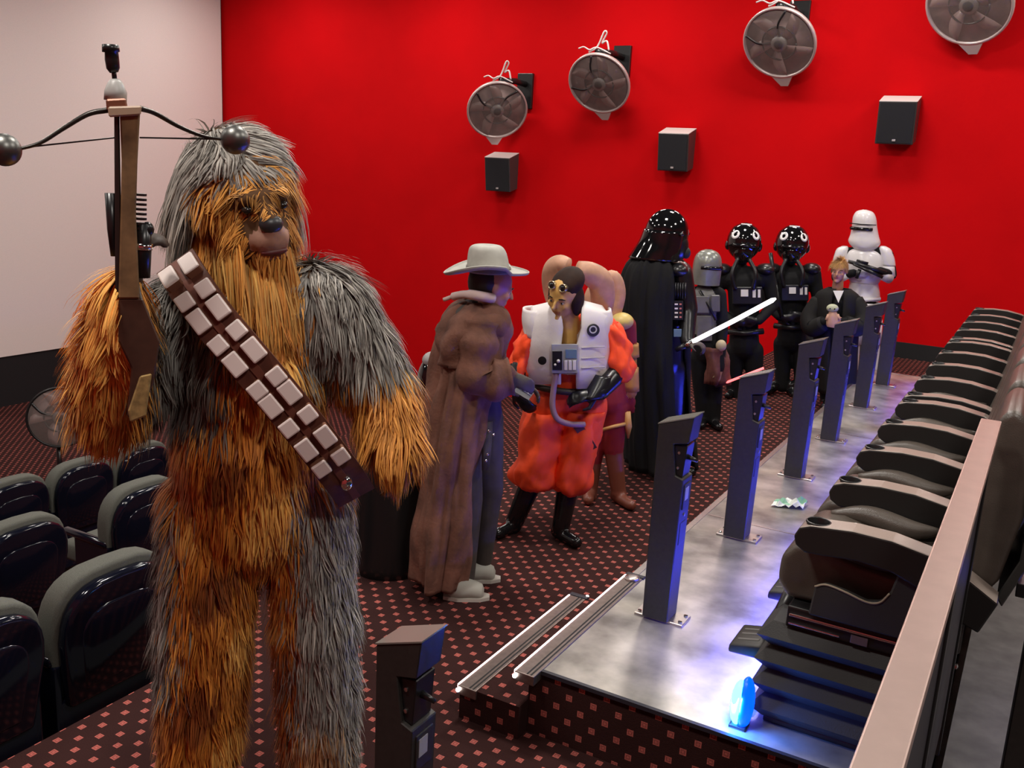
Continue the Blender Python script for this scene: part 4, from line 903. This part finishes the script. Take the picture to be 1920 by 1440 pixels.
mk('belt', *tubeg(bez([g(998, 722, .05), g(1030, 730, .16), g(1080, 735, .16), g(1135, 722, .03)], 6), .02, 8), mat('dark_belt', (.03, .02, .015), .5), o, True)
loft('gauntlet', [ring(1112, 1150, 700, .075, .1), ring(1100, 1146, 722, .08, .13), ring(1090, 1130, 745, .07, .17)], BLEA, o, g, 24, .04, 4, .006)
hcx = HP(0, -.15, .27); cap = mk('cap', *ellg(hcx, (.097, .108, .082), np.array([np.cross(f, g.z), f, g.z]).T), CAPB, o, True); lab(cap, 'dark brown leather cap')
[mk('cap_flap', *ellg(HP(.30*s_, -.08, -.06), (.03, .055, .085), None, 16, 10), CAPB, cap, True) for s_ in (-1, 1)]
for x in (1044, 1064):
    e_ = HP(-.14 if x == 1044 else .14, .27, .37); mk('goggle', *latheg([(.022, -.02), (.024, .0), (.024, .008), (.019, .01), (.018, .004), (.001, .004)], e_, tuple(f+g.z*.45), 20), mat('brass_ring', (.5, .42, .26), .25, metal=.8), cap, True)
    mk('goggle_lens', *latheg([(.018, 0), (.012, .004), (.001, .006)], e_+U(f+g.z*.45)*.006, tuple(f+g.z*.45), 16), GLOSS, cap, True)
h1 = bez([g(1066, 500, -.03), g(1048, 496, -.05), g(1036, 510, -.07), g(1036, 540, -.10), g(1042, 570, -.12)], 6); h2 = bez([g(1082, 508, -.03), g(1108, 514, -.05), g(1126, 530, -.08), g(1130, 560, -.10), g(1124, 600, -.13)], 6)
mk('headpiece_tail', *tubeg(h1, [.048+.012*math.sin(i/len(h1)*3.1) for i in range(len(h1))], 14), HORN, o, True)
mk('headpiece_tail', *tubeg(h2, [.058+.016*math.sin(i/len(h2)*3.1) for i in range(len(h2))], 14), HORN, o, True)
mk('headpiece_band', *latheg([(.058, -.015), (.06, .015)], h2[4], tuple(h2[6]-h2[3]), 18), CAPB, o, True)
# ---- person in red behind
g = Fig(1160, 940); o = empty('person', g.b, 'person in dark red with tan arm bands and red brown boots behind the orange suit', 'person')
f = U(-g.r*.5+g.n*.4-g.z*.1); it, ey, HP = head(g(1140, 560, -.02), f, g.z, .225, HORN, HORN)
c_ = lambda a, ra, b, rb, m: it.append(('c', a, ra, b, rb, m))
c_(g(1145, 620), .11, g(1140, 690), .11, REDC); c_(g(1140, 700), .115, g(1142, 750), .13, REDC); c_(g(1115, 610), .06, g(1172, 605), .06, YSK)
c_(g(1120, 760, -.02), .085, g(1112, 860, -.02), .065, REDC); c_(g(1112, 860, -.02), .062, g(1105, 930, -.02), .05, RBOOT)
c_(g(1152, 760, .02), .09, g(1150, 840, .02), .07, REDC); c_(g(1150, 840, .02), .065, g(1160, 925, .03), .05, RBOOT)
boot_pair(it, (g(1160, 925, .03), g(1105, 930, -.02)), RBOOT, (g.n*.7+g.r*.5, g.n))
c_(g(1176, 610), .06, g(1180, 640), .05, REDC); c_(g(1180, 645), .048, g(1183, 735, .02), .042, TAN); c_(g(1110, 615), .055, g(1105, 700), .045, REDC)
it += hand(g(1183, 738, .02), -g.z, g.n, REDC, 1., .5, 1)
body('body', it, o, .010); eyes(ey, f, .225, o)
mk('shoulder_pad', *ellg(g(1166, 602, .06), (.075, .08, .055), g.rot()), mat('yellow_pad', (.60, .46, .14), .45), o, True)
for y0, y1 in ((643, 668), (688, 732)): loft('arm_band', [(g(1180, y0), .056, .056), (g(1182, y1, .01), .054, .054)], TAN, o, g, 20, th=.008)
mk('garter', *tubeg([g(1130, 806, .1), g(1150, 800, .12), g(1172, 795, .07)], .012, 8), mat('gold_trim', (.55, .30, .10), .4), o, True)
mk('leg_pouch', *tubeg([g(1176, 772, .05), g(1178, 800, .05), g(1178, 822, .05)], [.022, .024, .006], 10), mat('gold_trim', (.55, .30, .10), .4), o, True)
for pts in ([(1128, 530), (1150, 520), (1160, 550), (1150, 595)], [(1120, 535), (1108, 560), (1112, 600)]):
    P_ = bez([g(x, y, .03) for x, y in pts], 6); mk('headpiece_tail', *tubeg(P_, [.045]*len(P_), 12), HORN, o, True)
mk('headpiece', *ellg(HP(0, -.1, .2), (.09, .1, .08), None), HORN, o, True)
# ---- person in the black cape
g = Fig(1240, 885); o = empty('person', g.b, 'tall person in a long black cape and glossy black flared helmet', 'person')
f = U(g.r*.9+g.n*.25); it, ey, HP = head(g(1248, 450), f, g.z, .23, BLEA, BLEA, False)
c_ = lambda a, ra, b, rb, m: it.append(('c', a, ra, b, rb, m))
c_(g(1235, 530), .15, g(1245, 610), .14, BLEA); c_(g(1245, 620), .14, g(1245, 680), .14, BLEA); c_(g(1205, 510), .09, g(1275, 512), .09, BLEA)
c_(g(1225, 690), .10, g(1222, 860), .07, BLEA); c_(g(1262, 690), .10, g(1262, 855), .07, BLEA)
boot_pair(it, (g(1222, 860), g(1262, 855)), BOOT, (g.r+g.n*.3, g.r+g.n*.3))
c_(g(1278, 515, .05), .08, g(1290, 580, .08), .07, BLEA); c_(g(1290, 580, .08), .065, g(1288, 640, .2), .05, BLEA); c_(g(1195, 515), .08, g(1190, 640), .06, BLEA)
it += hand(g(1288, 642, .21), g.r*.8+g.n*.3, g.z, GLV, 1.1, .95, 1)
body('body', it, o, .012)
ring = lambda xl, xr, y, dp, of=0.: (g((xl+xr)/2, y, of), np.linalg.norm(g(xr, y, of)-g(xl, y, of))/2, dp)
loft('cape', [ring(1205, 1262, 478, .12), ring(1178, 1285, 500, .2), ring(1168, 1290, 540, .24), ring(1168, 1285, 600, .25), ring(1170, 1285, 680, .27), ring(1172, 1290, 760, .28), ring(1172, 1298, 830, .29), ring(1174, 1300, 872, .30)], BCLO, o, g, 84, .05, 8, .012, .4, t0=.95, t1=2*math.pi+.15, wr=.05, wz=1.2, wt=2.8)
R_ = np.array([np.cross(f, g.z), f, g.z]).T; hcx = g(1250, 436)
hm = mk('helmet', *ellg(hcx, (.135, .155, .165), R_, 32, 20), GLOSS, o, True)
sk = loft('helmet_skirt', [(hcx+g.z*.02, .158, .140), (hcx-g.z*.06-f*.015, .168, .155), (hcx-g.z*.13-f*.035, .185, .175), (hcx-g.z*.19-f*.055, .20, .19)], GLOSS, hm, g, 40, th=.008, t0=.75, t1=2*math.pi-.55)
mk('face_plate', *ellg(hcx+f*.06-g.z*.09, (.09, .105, .12), R_, 20, 14), BLK, hm, True); mk('brow_ridge', *tubeg([hcx+f*.13+np.cross(f, g.z)*s_ for s_ in (-.1, -.05, 0, .05, .1)], .012, 8), GLOSS, hm, True)
mk('vent', *ellg(hcx+f*.155-g.z*.13, (.03, .03, .04), R_, 12, 8), BLKM, hm, True)
mk('collar', *tubeg([g(1252, 492, .06), g(1275, 492, .06), g(1285, 500, .0)], .015, 8), STEEL, o, True)
mk('shoulder_armour', *ellg(g(1272, 506, .08), (.07, .10, .05), g.rot()), BLK, o, True)
pb = pbox(1261, 564, 1281, 600, .17, .20, BLK, 'chest_panel', o); lab(pb, 'black chest panel with pale keys')
for i in range(4): pbox(1265, 569+i*8, 1271, 572+i*8, .20, .206, WHITE, 'key', pb, .0005); pbox(1274, 569+i*8, 1278, 572+i*8, .20, .206, mat('red_key', (.6, .2, .15), .4), 'key', pb, .0005)
pbox(1263, 617, 1278, 632, .18, .21, mat('blue_grey_panel', (.12, .2, .32), .4), 'belt_box', o)
for i in range(7): mk('quilt_rib', *tubeg([g(1258+i*4.5, 530, .165), g(1257+i*4.5, 560, .175)], .007, 6), BLEA, o, True)
q_ = lambda x, y, d=0.: g(x, y, .25+d)
sw = empty('light_sword', q_(1300, 640), 'toy sword with a glowing white blade held by the black caped person', 'toy sword')
lab(mk('blade', *tubeg([q_(1298, 641), q_(1375, 602, .02), q_(1448, 563, .04), q_(1455, 559.5, .04)], [.016, .016, .016, .006], 14), mat('white_blade', (.9, .9, .9), .4, emit=(1., .98, .96), estr=1.6), sw, True), 'glowing white blade')
mk('hilt', *tubeg([q_(1298, 641), q_(1284, 648)], .018, 12), CHROME, sw, True); mk('hilt_grip', *tubeg([q_(1284, 648), q_(1268, 656, -.02)], .02, 12), BLK, sw, True)
# ---- smaller person with grey helmet
g = Fig(1338, 800); o = empty('person', g.b, 'short person in grey armour vest and rounded grey helmet with dark slot', 'person')
f = U(g.r*.45+g.n*.85); it, ey, HP = head(g(1325, 505), f, g.z, .22, BCLO, BCLO, False)
c_ = lambda a, ra, b, rb, m: it.append(('c', a, ra, b, rb, m))
c_(g(1320, 560), .12, g(1322, 625), .11, GARM); c_(g(1322, 630), .115, g(1325, 660), .125, BCLO); c_(g(1298, 550), .06, g(1345, 550), .06, BCLO)
c_(g(1312, 670), .09, g(1318, 780), .06, BCLO); c_(g(1340, 670), .09, g(1338, 785), .06, BCLO); boot_pair(it, (g(1318, 780), g(1338, 785)), BOOT, (g.n, g.n+g.r*.4))
c_(g(1350, 552), .055, g(1355, 610, .05), .05, BCLO); c_(g(1355, 610, .05), .048, g(1350, 690, .14), .04, BCLO); c_(g(1295, 552), .055, g(1300, 640), .045, BCLO)
it += hand(g(1350, 692, .14), -g.z*.9+g.n*.2, g.r*.8+g.n*.3, mat('tan_glove', (.32, .22, .12), .6), 1., .7, 1)
body('body', it, o, .012); hcx = g(1326, 500); R_ = np.array([np.cross(f, g.z), f, g.z]).T
hm = loft('helmet', [(hcx-g.z*.15, .118, .125), (hcx-g.z*.05, .122, .13), (hcx+g.z*.03, .12, .13), (hcx+g.z*.09, .105, .115), (hcx+g.z*.13, .07, .08), (hcx+g.z*.148, .02, .02)], GHEL, o, g, 36)
rt = np.cross(f, g.z)
mk('visor_slot', *tubeg([hcx+U(f*math.cos(a)+rt*math.sin(a))*.128-g.z*.0 for a in np.linspace(-.85, .85, 11)], .012, 8, flat=1.4), VISOR, hm, True)
pbox(1302, 555, 1330, 588, .10, .145, GARM, 'chest_plate', o, .008); pbox(1333, 553, 1350, 585, .10, .14, GARM, 'chest_plate', o, .008); pbox(1306, 592, 1335, 640, .09, .135, GARM, 'belly_plate', o, .008)
mk('shoulder_strap', *tubeg([g(1312, 545, .1), g(1330, 575, .15), g(1342, 600, .13)], .012, 8), BLK, o, True)
lab(loft('hip_cloth', [(g(1338, 648, .04), .11, .13), (g(1340, 680, .05), .12, .14), (g(1338, 716, .05), .11, .14)], mat('brown_hip_cloth', (.12, .035, .025), .8, noise=.3, nscale=15), o, g, 30, .06, 5, .01, t0=.1, t1=2.3, wr=.04, wz=6), 'brown hanging cloth')
mk('hip_pouch', *ellg(g(1352, 648, .16), (.045, .04, .05), g.rot()), mat('pale_pouch', (.5, .42, .28), .6), o, True)
st_ = empty('red_light_stick', g(1357, 719, .2), 'thin glowing red stick in the grey armoured person\'s lowered hand', 'light stick')
mk('blade', *tubeg([g(1357, 719, .13), g(1432, 690, .13)], .010, 10), mat('red_blade', (.6, .05, .05), .4, emit=(1., .10, .10), estr=3), st_, True); mk('hilt', *tubeg([g(1357, 719, .13), g(1341, 725, .13)], .014, 10), BLK, st_, True)
# ---- two people in black flight suits
def pilot(bx, by, hx, hy, s, label, rifle):
    global g
    g = Fig(bx, by); o = empty('person', g.b, label, 'person'); f = U(g.n*.95+g.r*.1)
    X = lambda dx, dy, of=0.: g(hx+dx*s, hy+dy*s, of)
    it, ey, HP = head(X(0, 5), f, g.z, .22, BCLO, BCLO, False); c_ = lambda a, ra, b, rb, m: it.append(('c', a, ra, b, rb, m))
    c_(X(0, 80), .16, X(0, 150), .145, BCLO); c_(X(-25, 70), .11, X(25, 70), .11, BCLO); c_(X(0, 160), .14, X(0, 195), .15, BCLO); c_(X(-38, 60), .075, X(38, 60), .075, BCLO)
    c_(X(-18, 205), .10, X(-20, 290), .07, BCLO); c_(X(18, 205), .10, X(20, 290), .07, BCLO); fl = g(bx-18*s, by-14); fr2 = g(bx+18*s, by-14)
    c_(X(-20, 285), .07, fl, .055, BOOT); c_(X(20, 285), .07, fr2, .055, BOOT); boot_pair(it, (fl, fr2), BOOT, (g.n-g.r*.3, g.n+g.r*.3))
    c_(X(-45, 62), .07, X(-54, 120), .06, BCLO); c_(X(-54, 120), .058, X(-25, 150, .18), .045, BCLO); c_(X(45, 62), .07, X(54, 120), .06, BCLO); c_(X(54, 120), .058, X(28, 148, .18), .045, BCLO)
    it += hand(X(-22, 150, .19), g.r*.9+g.n*.2, g.n, BLEA, 1.1, .7, 1); it += hand(X(26, 148, .19), -g.r*.9+g.n*.2, g.n, BLEA, 1.1, .7, -1)
    body('body', it, o, .012); hcx = X(0, 0); R_ = np.array([np.cross(f, g.z), f, g.z]).T
    hm = mk('helmet', *ellg(hcx, (.165, .172, .185), R_, 28, 18), GLOSS, o, True)
    mk('face_shell', *ellg(hcx+f*.07-g.z*.09, (.10, .10, .12), R_, 20, 14), GLOSS, hm, True)
    mk('visor', *tubeg([hcx+U(f*math.cos(a)+np.cross(f, g.z)*math.sin(a))*.165-g.z*.03 for a in np.linspace(-.7, .7, 9)], .022, 8), VISOR, hm, True)
    for q in (-1, 1):
        dc = U(f*.75+np.cross(f, g.z)*q*.62+g.z*.45); lab(mk('round_mark', *latheg([(.045, 0), (.045, .006), (.02, .008), (.018, .004)], hcx+dc*.163, tuple(dc), 20, cap=False), WHITE, hm, True), 'white ring mark')
        mk('ear_cap', *ellg(hcx+np.cross(f, g.z)*q*.15-g.z*.04, (.03, .05, .05), R_, 14, 10), GLOSS, hm, True)
    mk('crown_plate', *tubeg([hcx+g.z*.168+f*.06+np.cross(f, g.z)*s_ for s_ in (-.05, 0, .05)], .016, 8, flat=.5), WHITE, hm, True)
    ch = pbox(hx-22*s, hy+85*s, hx+34*s, hy+118*s, .13, .19, BLK, 'chest_box', o, .008); lab(ch, 'black control box on the chest')
    pbox(hx-6*s, hy+90*s, hx+8*s, hy+103*s, .19, .2, WHITE, 'lit_key', ch, .001); pbox(hx+16*s, hy+90*s, hx+22*s, hy+105*s, .19, .2, WHITE, 'lit_key', ch, .001); pbox(hx+26*s, hy+90*s, hx+31*s, hy+105*s, .19, .2, WHITE, 'lit_key', ch, .001)
    for q in (-1, 1): mk('air_hose', *tubeg(bez([hcx+f*.14-g.z*.15+g.r*.05*q, X(22*q, 60, .2), X(16*q, 90, .2)], 6), .02, 10), BLEA, o, True)
    for q in (-1, 1): mk('shoulder_guard', *ellg(X(40*q, 52, .02), (.09, .11, .06), g.rot(), 18, 12), BLK, o, True)
    mk('belt', *tubeg([X(-36, 168, .1), X(0, 172, .17), X(36, 168, .1)], .03, 8), BLK, o, True)
    if rifle:
        rf = empty('toy_rifle', X(-30, 150, .2), 'black toy rifle held upright by the farther black flight suit person', 'toy gun'); mk('barrel', *tubeg([X(-44, 20, .1), X(-36, 70, .15)], .02, 10), BLK, rf, True); mk('receiver', *tubeg([X(-36, 70, .15), X(-20, 150, .22)], .032, 8, flat=.6), BLK, rf, True)
pilot(1392, 745, 1395, 453, 1.0, 'person in black flight suit and helmet with ring marks, beside the grey helmet', False)
pilot(1466, 738, 1485, 456, .92, 'person in black flight suit and helmet standing beside the robed young person', True)
# ---- person in white armour
g = Fig(1612, 712); o = empty('person', g.b, 'person in white plate armour and white helmet holding a black toy gun', 'person'); f = U(g.n*.9-g.r*.2)
it, ey, HP = head(g(1620, 432), f, g.z, .23, BCLO, BCLO, False); c_ = lambda a, ra, b, rb, m: it.append(('c', a, ra, b, rb, m))
c_(g(1620, 490), .14, g(1618, 535), .125, BCLO); c_(g(1618, 540), .12, g(1620, 575), .135, BCLO); c_(g(1585, 475), .07, g(1655, 475), .07, BCLO)
c_(g(1602, 590), .095, g(1598, 690), .065, ARMW); c_(g(1635, 590), .095, g(1638, 690), .065, ARMW); boot_pair(it, (g(1598, 690), g(1638, 690)), ARMW, (g.n, g.n))
c_(g(1575, 478), .065, g(1568, 520), .055, BCLO); c_(g(1568, 520), .055, g(1600, 512, .2), .045, BCLO); c_(g(1664, 478), .065, g(1672, 515), .055, BCLO); c_(g(1672, 515), .05, g(1650, 508, .2), .045, BCLO)
it += hand(g(1600, 512, .2), g.r, g.n, ARMW, 1.1, .7, 1); it += hand(g(1650, 508, .2), -g.r*.9-g.z*.2, g.n, ARMW, 1.1, .7, -1)
body('body', it, o, .012); hcx = g(1621, 425); R_ = np.array([np.cross(f, g.z), f, g.z]).T; rt = np.cross(f, g.z)
ring = lambda xl, xr, y, dp, of=0.: (g((xl+xr)/2, y, of), np.linalg.norm(g(xr, y, of)-g(xl, y, of))/2, dp)
hm = loft('helmet', [ring(1618, 1624, 393, .02), ring(1606, 1637, 397, .11), ring(1599, 1643, 408, .15), ring(1597, 1645, 425, .158), ring(1594, 1648, 441, .165), ring(1590, 1651, 454, .165, .01), ring(1597, 1644, 464, .15, .015), ring(1606, 1635, 470, .11, .01)], ARMW, o, g, 40)
mk('visor', *tubeg([hcx+U(f*math.cos(a)+rt*math.sin(a))*.163-g.z*.02 for a in np.linspace(-.75, .75, 13)], .019, 10), VISOR, hm, True)
mk('brow_line', *tubeg([hcx+U(f*math.cos(a)+rt*math.sin(a))*.165+g.z*.03 for a in np.linspace(-1, 1, 13)], .006, 6), BLK, hm, True)
loft('chest_plate', [ring(1604, 1637, 466, .10), ring(1588, 1653, 474, .14), ring(1583, 1658, 490, .165), ring(1584, 1657, 508, .165), ring(1590, 1650, 524, .15), ring(1594, 1646, 530, .14)], ARMW, o, g, 40, th=.008)
loft('belly_plate', [ring(1594, 1646, 528, .135), ring(1591, 1649, 545, .135), ring(1590, 1650, 562, .14)], ARMW, o, g, 36, th=.008)
loft('hip_plate', [ring(1588, 1652, 566, .15), ring(1586, 1655, 580, .155), ring(1594, 1648, 594, .14), ring(1608, 1632, 604, .10)], ARMW, o, g, 36, th=.008)
for q in (-1, 1):
    loft('shoulder_plate', [ring(1620+q*36-5, 1620+q*36+5, 462, .05), ring(1620+q*39-12, 1620+q*39+12, 468, .085), ring(1620+q*43-14, 1620+q*43+14, 484, .095), ring(1620+q*45-14, 1620+q*45+14, 498, .09)], ARMW, o, g, 24, th=.006); mk('upper_arm_plate', *tubeg([g(1620+q*44, 492, .02), g(1620+q*48, 520, .03)], [.07, .062], 16), ARMW, o, True)
    mk('forearm_plate', *tubeg([g(1620+q*48, 522, .05), g(1620+q*30, 514, .16)], [.058, .05], 14), ARMW, o, True); mk('thigh_plate', *tubeg([g(1619+q*17, 600, .02), g(1619+q*18, 645, .02)], [.105, .09], 16), ARMW, o, True)
mk('belt', *tubeg([g(1590, 560, .08), g(1620, 563, .165), g(1650, 560, .08)], .022, 8), ARMW, o, True)
rf = empty('toy_gun', g(1615, 505, .25), 'black toy gun held across the white armour', 'toy gun')
mk('barrel', *tubeg([g(1590, 490, .27), g(1625, 500, .27), g(1662, 512, .27)], [.02, .026, .022], 10), BLK, rf, True); mk('receiver', *tubeg([g(1600, 495, .27), g(1630, 508, .27), g(1655, 520, .26)], [.03, .045, .035], 8, flat=.5), BLK, rf, True); mk('grip', *tubeg([g(1612, 505, .26), g(1606, 522, .26)], .02, 8), BLK, rf, True); mk('scope', *tubeg([g(1606, 488, .28), g(1628, 494, .28)], .013, 8), BLK, rf, True)
# ---- young person in black robe
g = Fig(1562, 765); o = empty('person', g.b, 'fair haired young person in a black robe holding a small doll', 'person'); f = U(g.n*.95-g.r*.15-g.z*.12)
it, ey, HP = head(g(1573, 509), f, g.z, .215, SKIN, LIPS); c_ = lambda a, ra, b, rb, m: it.append(('c', a, ra, b, rb, m))
c_(g(1568, 580), .12, g(1565, 640), .11, BCLO); c_(g(1565, 645), .115, g(1563, 670), .12, BCLO); c_(g(1542, 560), .06, g(1596, 560), .06, BCLO)
c_(g(1548, 680), .08, g(1548, 745), .055, BCLO); c_(g(1578, 680), .08, g(1578, 745), .055, BCLO); boot_pair(it, (g(1548, 745), g(1578, 745)), BOOT, (g.n, g.n))
c_(g(1532, 565), .06, g(1522, 605, .04), .055, BCLO); c_(g(1522, 605, .04), .05, g(1545, 603, .2), .04, BCLO); c_(g(1606, 565), .06, g(1608, 605, .04), .055, BCLO); c_(g(1608, 605, .04), .05, g(1582, 603, .2), .04, BCLO)
it += hand(g(1544, 603, .2), g.r*.9+g.n*.2, g.n*.6+g.z*.3, SKIN, .9, .5, -1); it += hand(g(1582, 603, .2), -g.r*.9+g.n*.2, g.n*.6+g.z*.3, SKIN, .9, .5, 1)
body('body', it, o, .008); eyes(ey, f, .215, o)
ring = lambda xl, xr, y, dp, of=0.: (g((xl+xr)/2, y, of), np.linalg.norm(g(xr, y, of)-g(xl, y, of))/2, dp)
ROBE = mat('black_robe', (.009, .008, .008), .75, spec=.25)
loft('robe', [ring(1552, 1596, 541, .08), ring(1530, 1612, 555, .12), ring(1524, 1612, 590, .15), ring(1526, 1608, 640, .16), ring(1525, 1606, 700, .17), ring(1528, 1604, 735, .17)], ROBE, o, g, 44, .05, 7, .01, t0=1.8, t1=2*math.pi+1.3)
for xs_ in ([(1535, 562), (1518, 595), (1524, 615), (1545, 606)], [(1604, 562), (1618, 595), (1608, 614), (1584, 606)]):
    P_ = bez([g(x, y, of) for (x, y), of in zip(xs_, (.0, .05, .12, .19))], 6); mk('sleeve', *tubeg(P_, [.07+.02*math.sin(i/len(P_)*3) for i in range(len(P_))], 14), ROBE, o, True)
V = [g(1562, 545, .12), g(1582, 545, .12), g(1572, 568, .15)]; solid(mk('shirt_front', V, [(0, 1, 2)], WHITE, o), .008)
HAIR = mat('fair_hair', (.50, .27, .09), .5); n_ = 1500
th_ = rng.uniform(0, 2*math.pi, n_); ph_ = rng.uniform(0, 1.35, n_); dirs = np.stack([np.sin(ph_)*np.cos(th_), np.sin(ph_)*np.sin(th_), np.cos(ph_)], 1); rt = np.cross(f, g.z)
sc_ = hair_c = HP(0, -.05, .13); RR = hair_c+(dirs[:, :1]*rt*.34+dirs[:, 1:2]*f*.40+dirs[:, 2:]*g.z*.37)*.215; NN = dirs[:, :1]*rt+dirs[:, 1:2]*f+dirs[:, 2:]*g.z
kp = ~((dirs[:, 1] > .45) & (dirs[:, 2] < .55)); DD = NN*.25+np.array([0, 0, -1.])-NN*(NN@np.array([0, 0, -1.]))[:, None]+rt*.25; DD /= np.linalg.norm(DD, axis=1)[:, None]
mk('hair', *ellg(HP(0, -.09, .18), (.078, .090, .078), np.array([rt, f, g.z]).T), HAIR, o, True)
hh = fur_strands('hair', RR[kp], NN[kp], DD[kp], rng.uniform(.04, .07, kp.sum()), np.full(kp.sum(), .0028), np.array([.50, .27, .09])*rng.uniform(.6, 1.3, kp.sum())[:, None], o, FURM, 4)
dl = empty('doll', g(1563, 608, .24), 'small soft doll with pale head and beige gown in the robed person\'s hands', 'doll')
DG = mat('beige_gown', (.52, .30, .22), .9); dg_ = mat('pale_doll_cloth', (.45, .47, .33), .8); dh = g(1561, 578, .26)
loft('gown', [(g(1562, 584, .26), .03, .03), (g(1562, 592, .26), .05, .045), (g(1562, 606, .26), .062, .05), (g(1562, 613, .26), .055, .045)], DG, dl, g, 24, .03, 5, topcap=True)
mk('head', *ellg(dh, (.055, .045, .04), g.rot(), 20, 14), dg_, dl, True)
for q in (-1, 1): mk('eye', *ellg(dh+g.r*.02*q+g.n*.042, (.007,)*3, None, 8, 6), EYED, dl, True); mk('arm', *tubeg([g(1562+q*8, 590, .27), g(1562+q*13, 600, .29)], [.016, .012], 10), DG, dl, True)
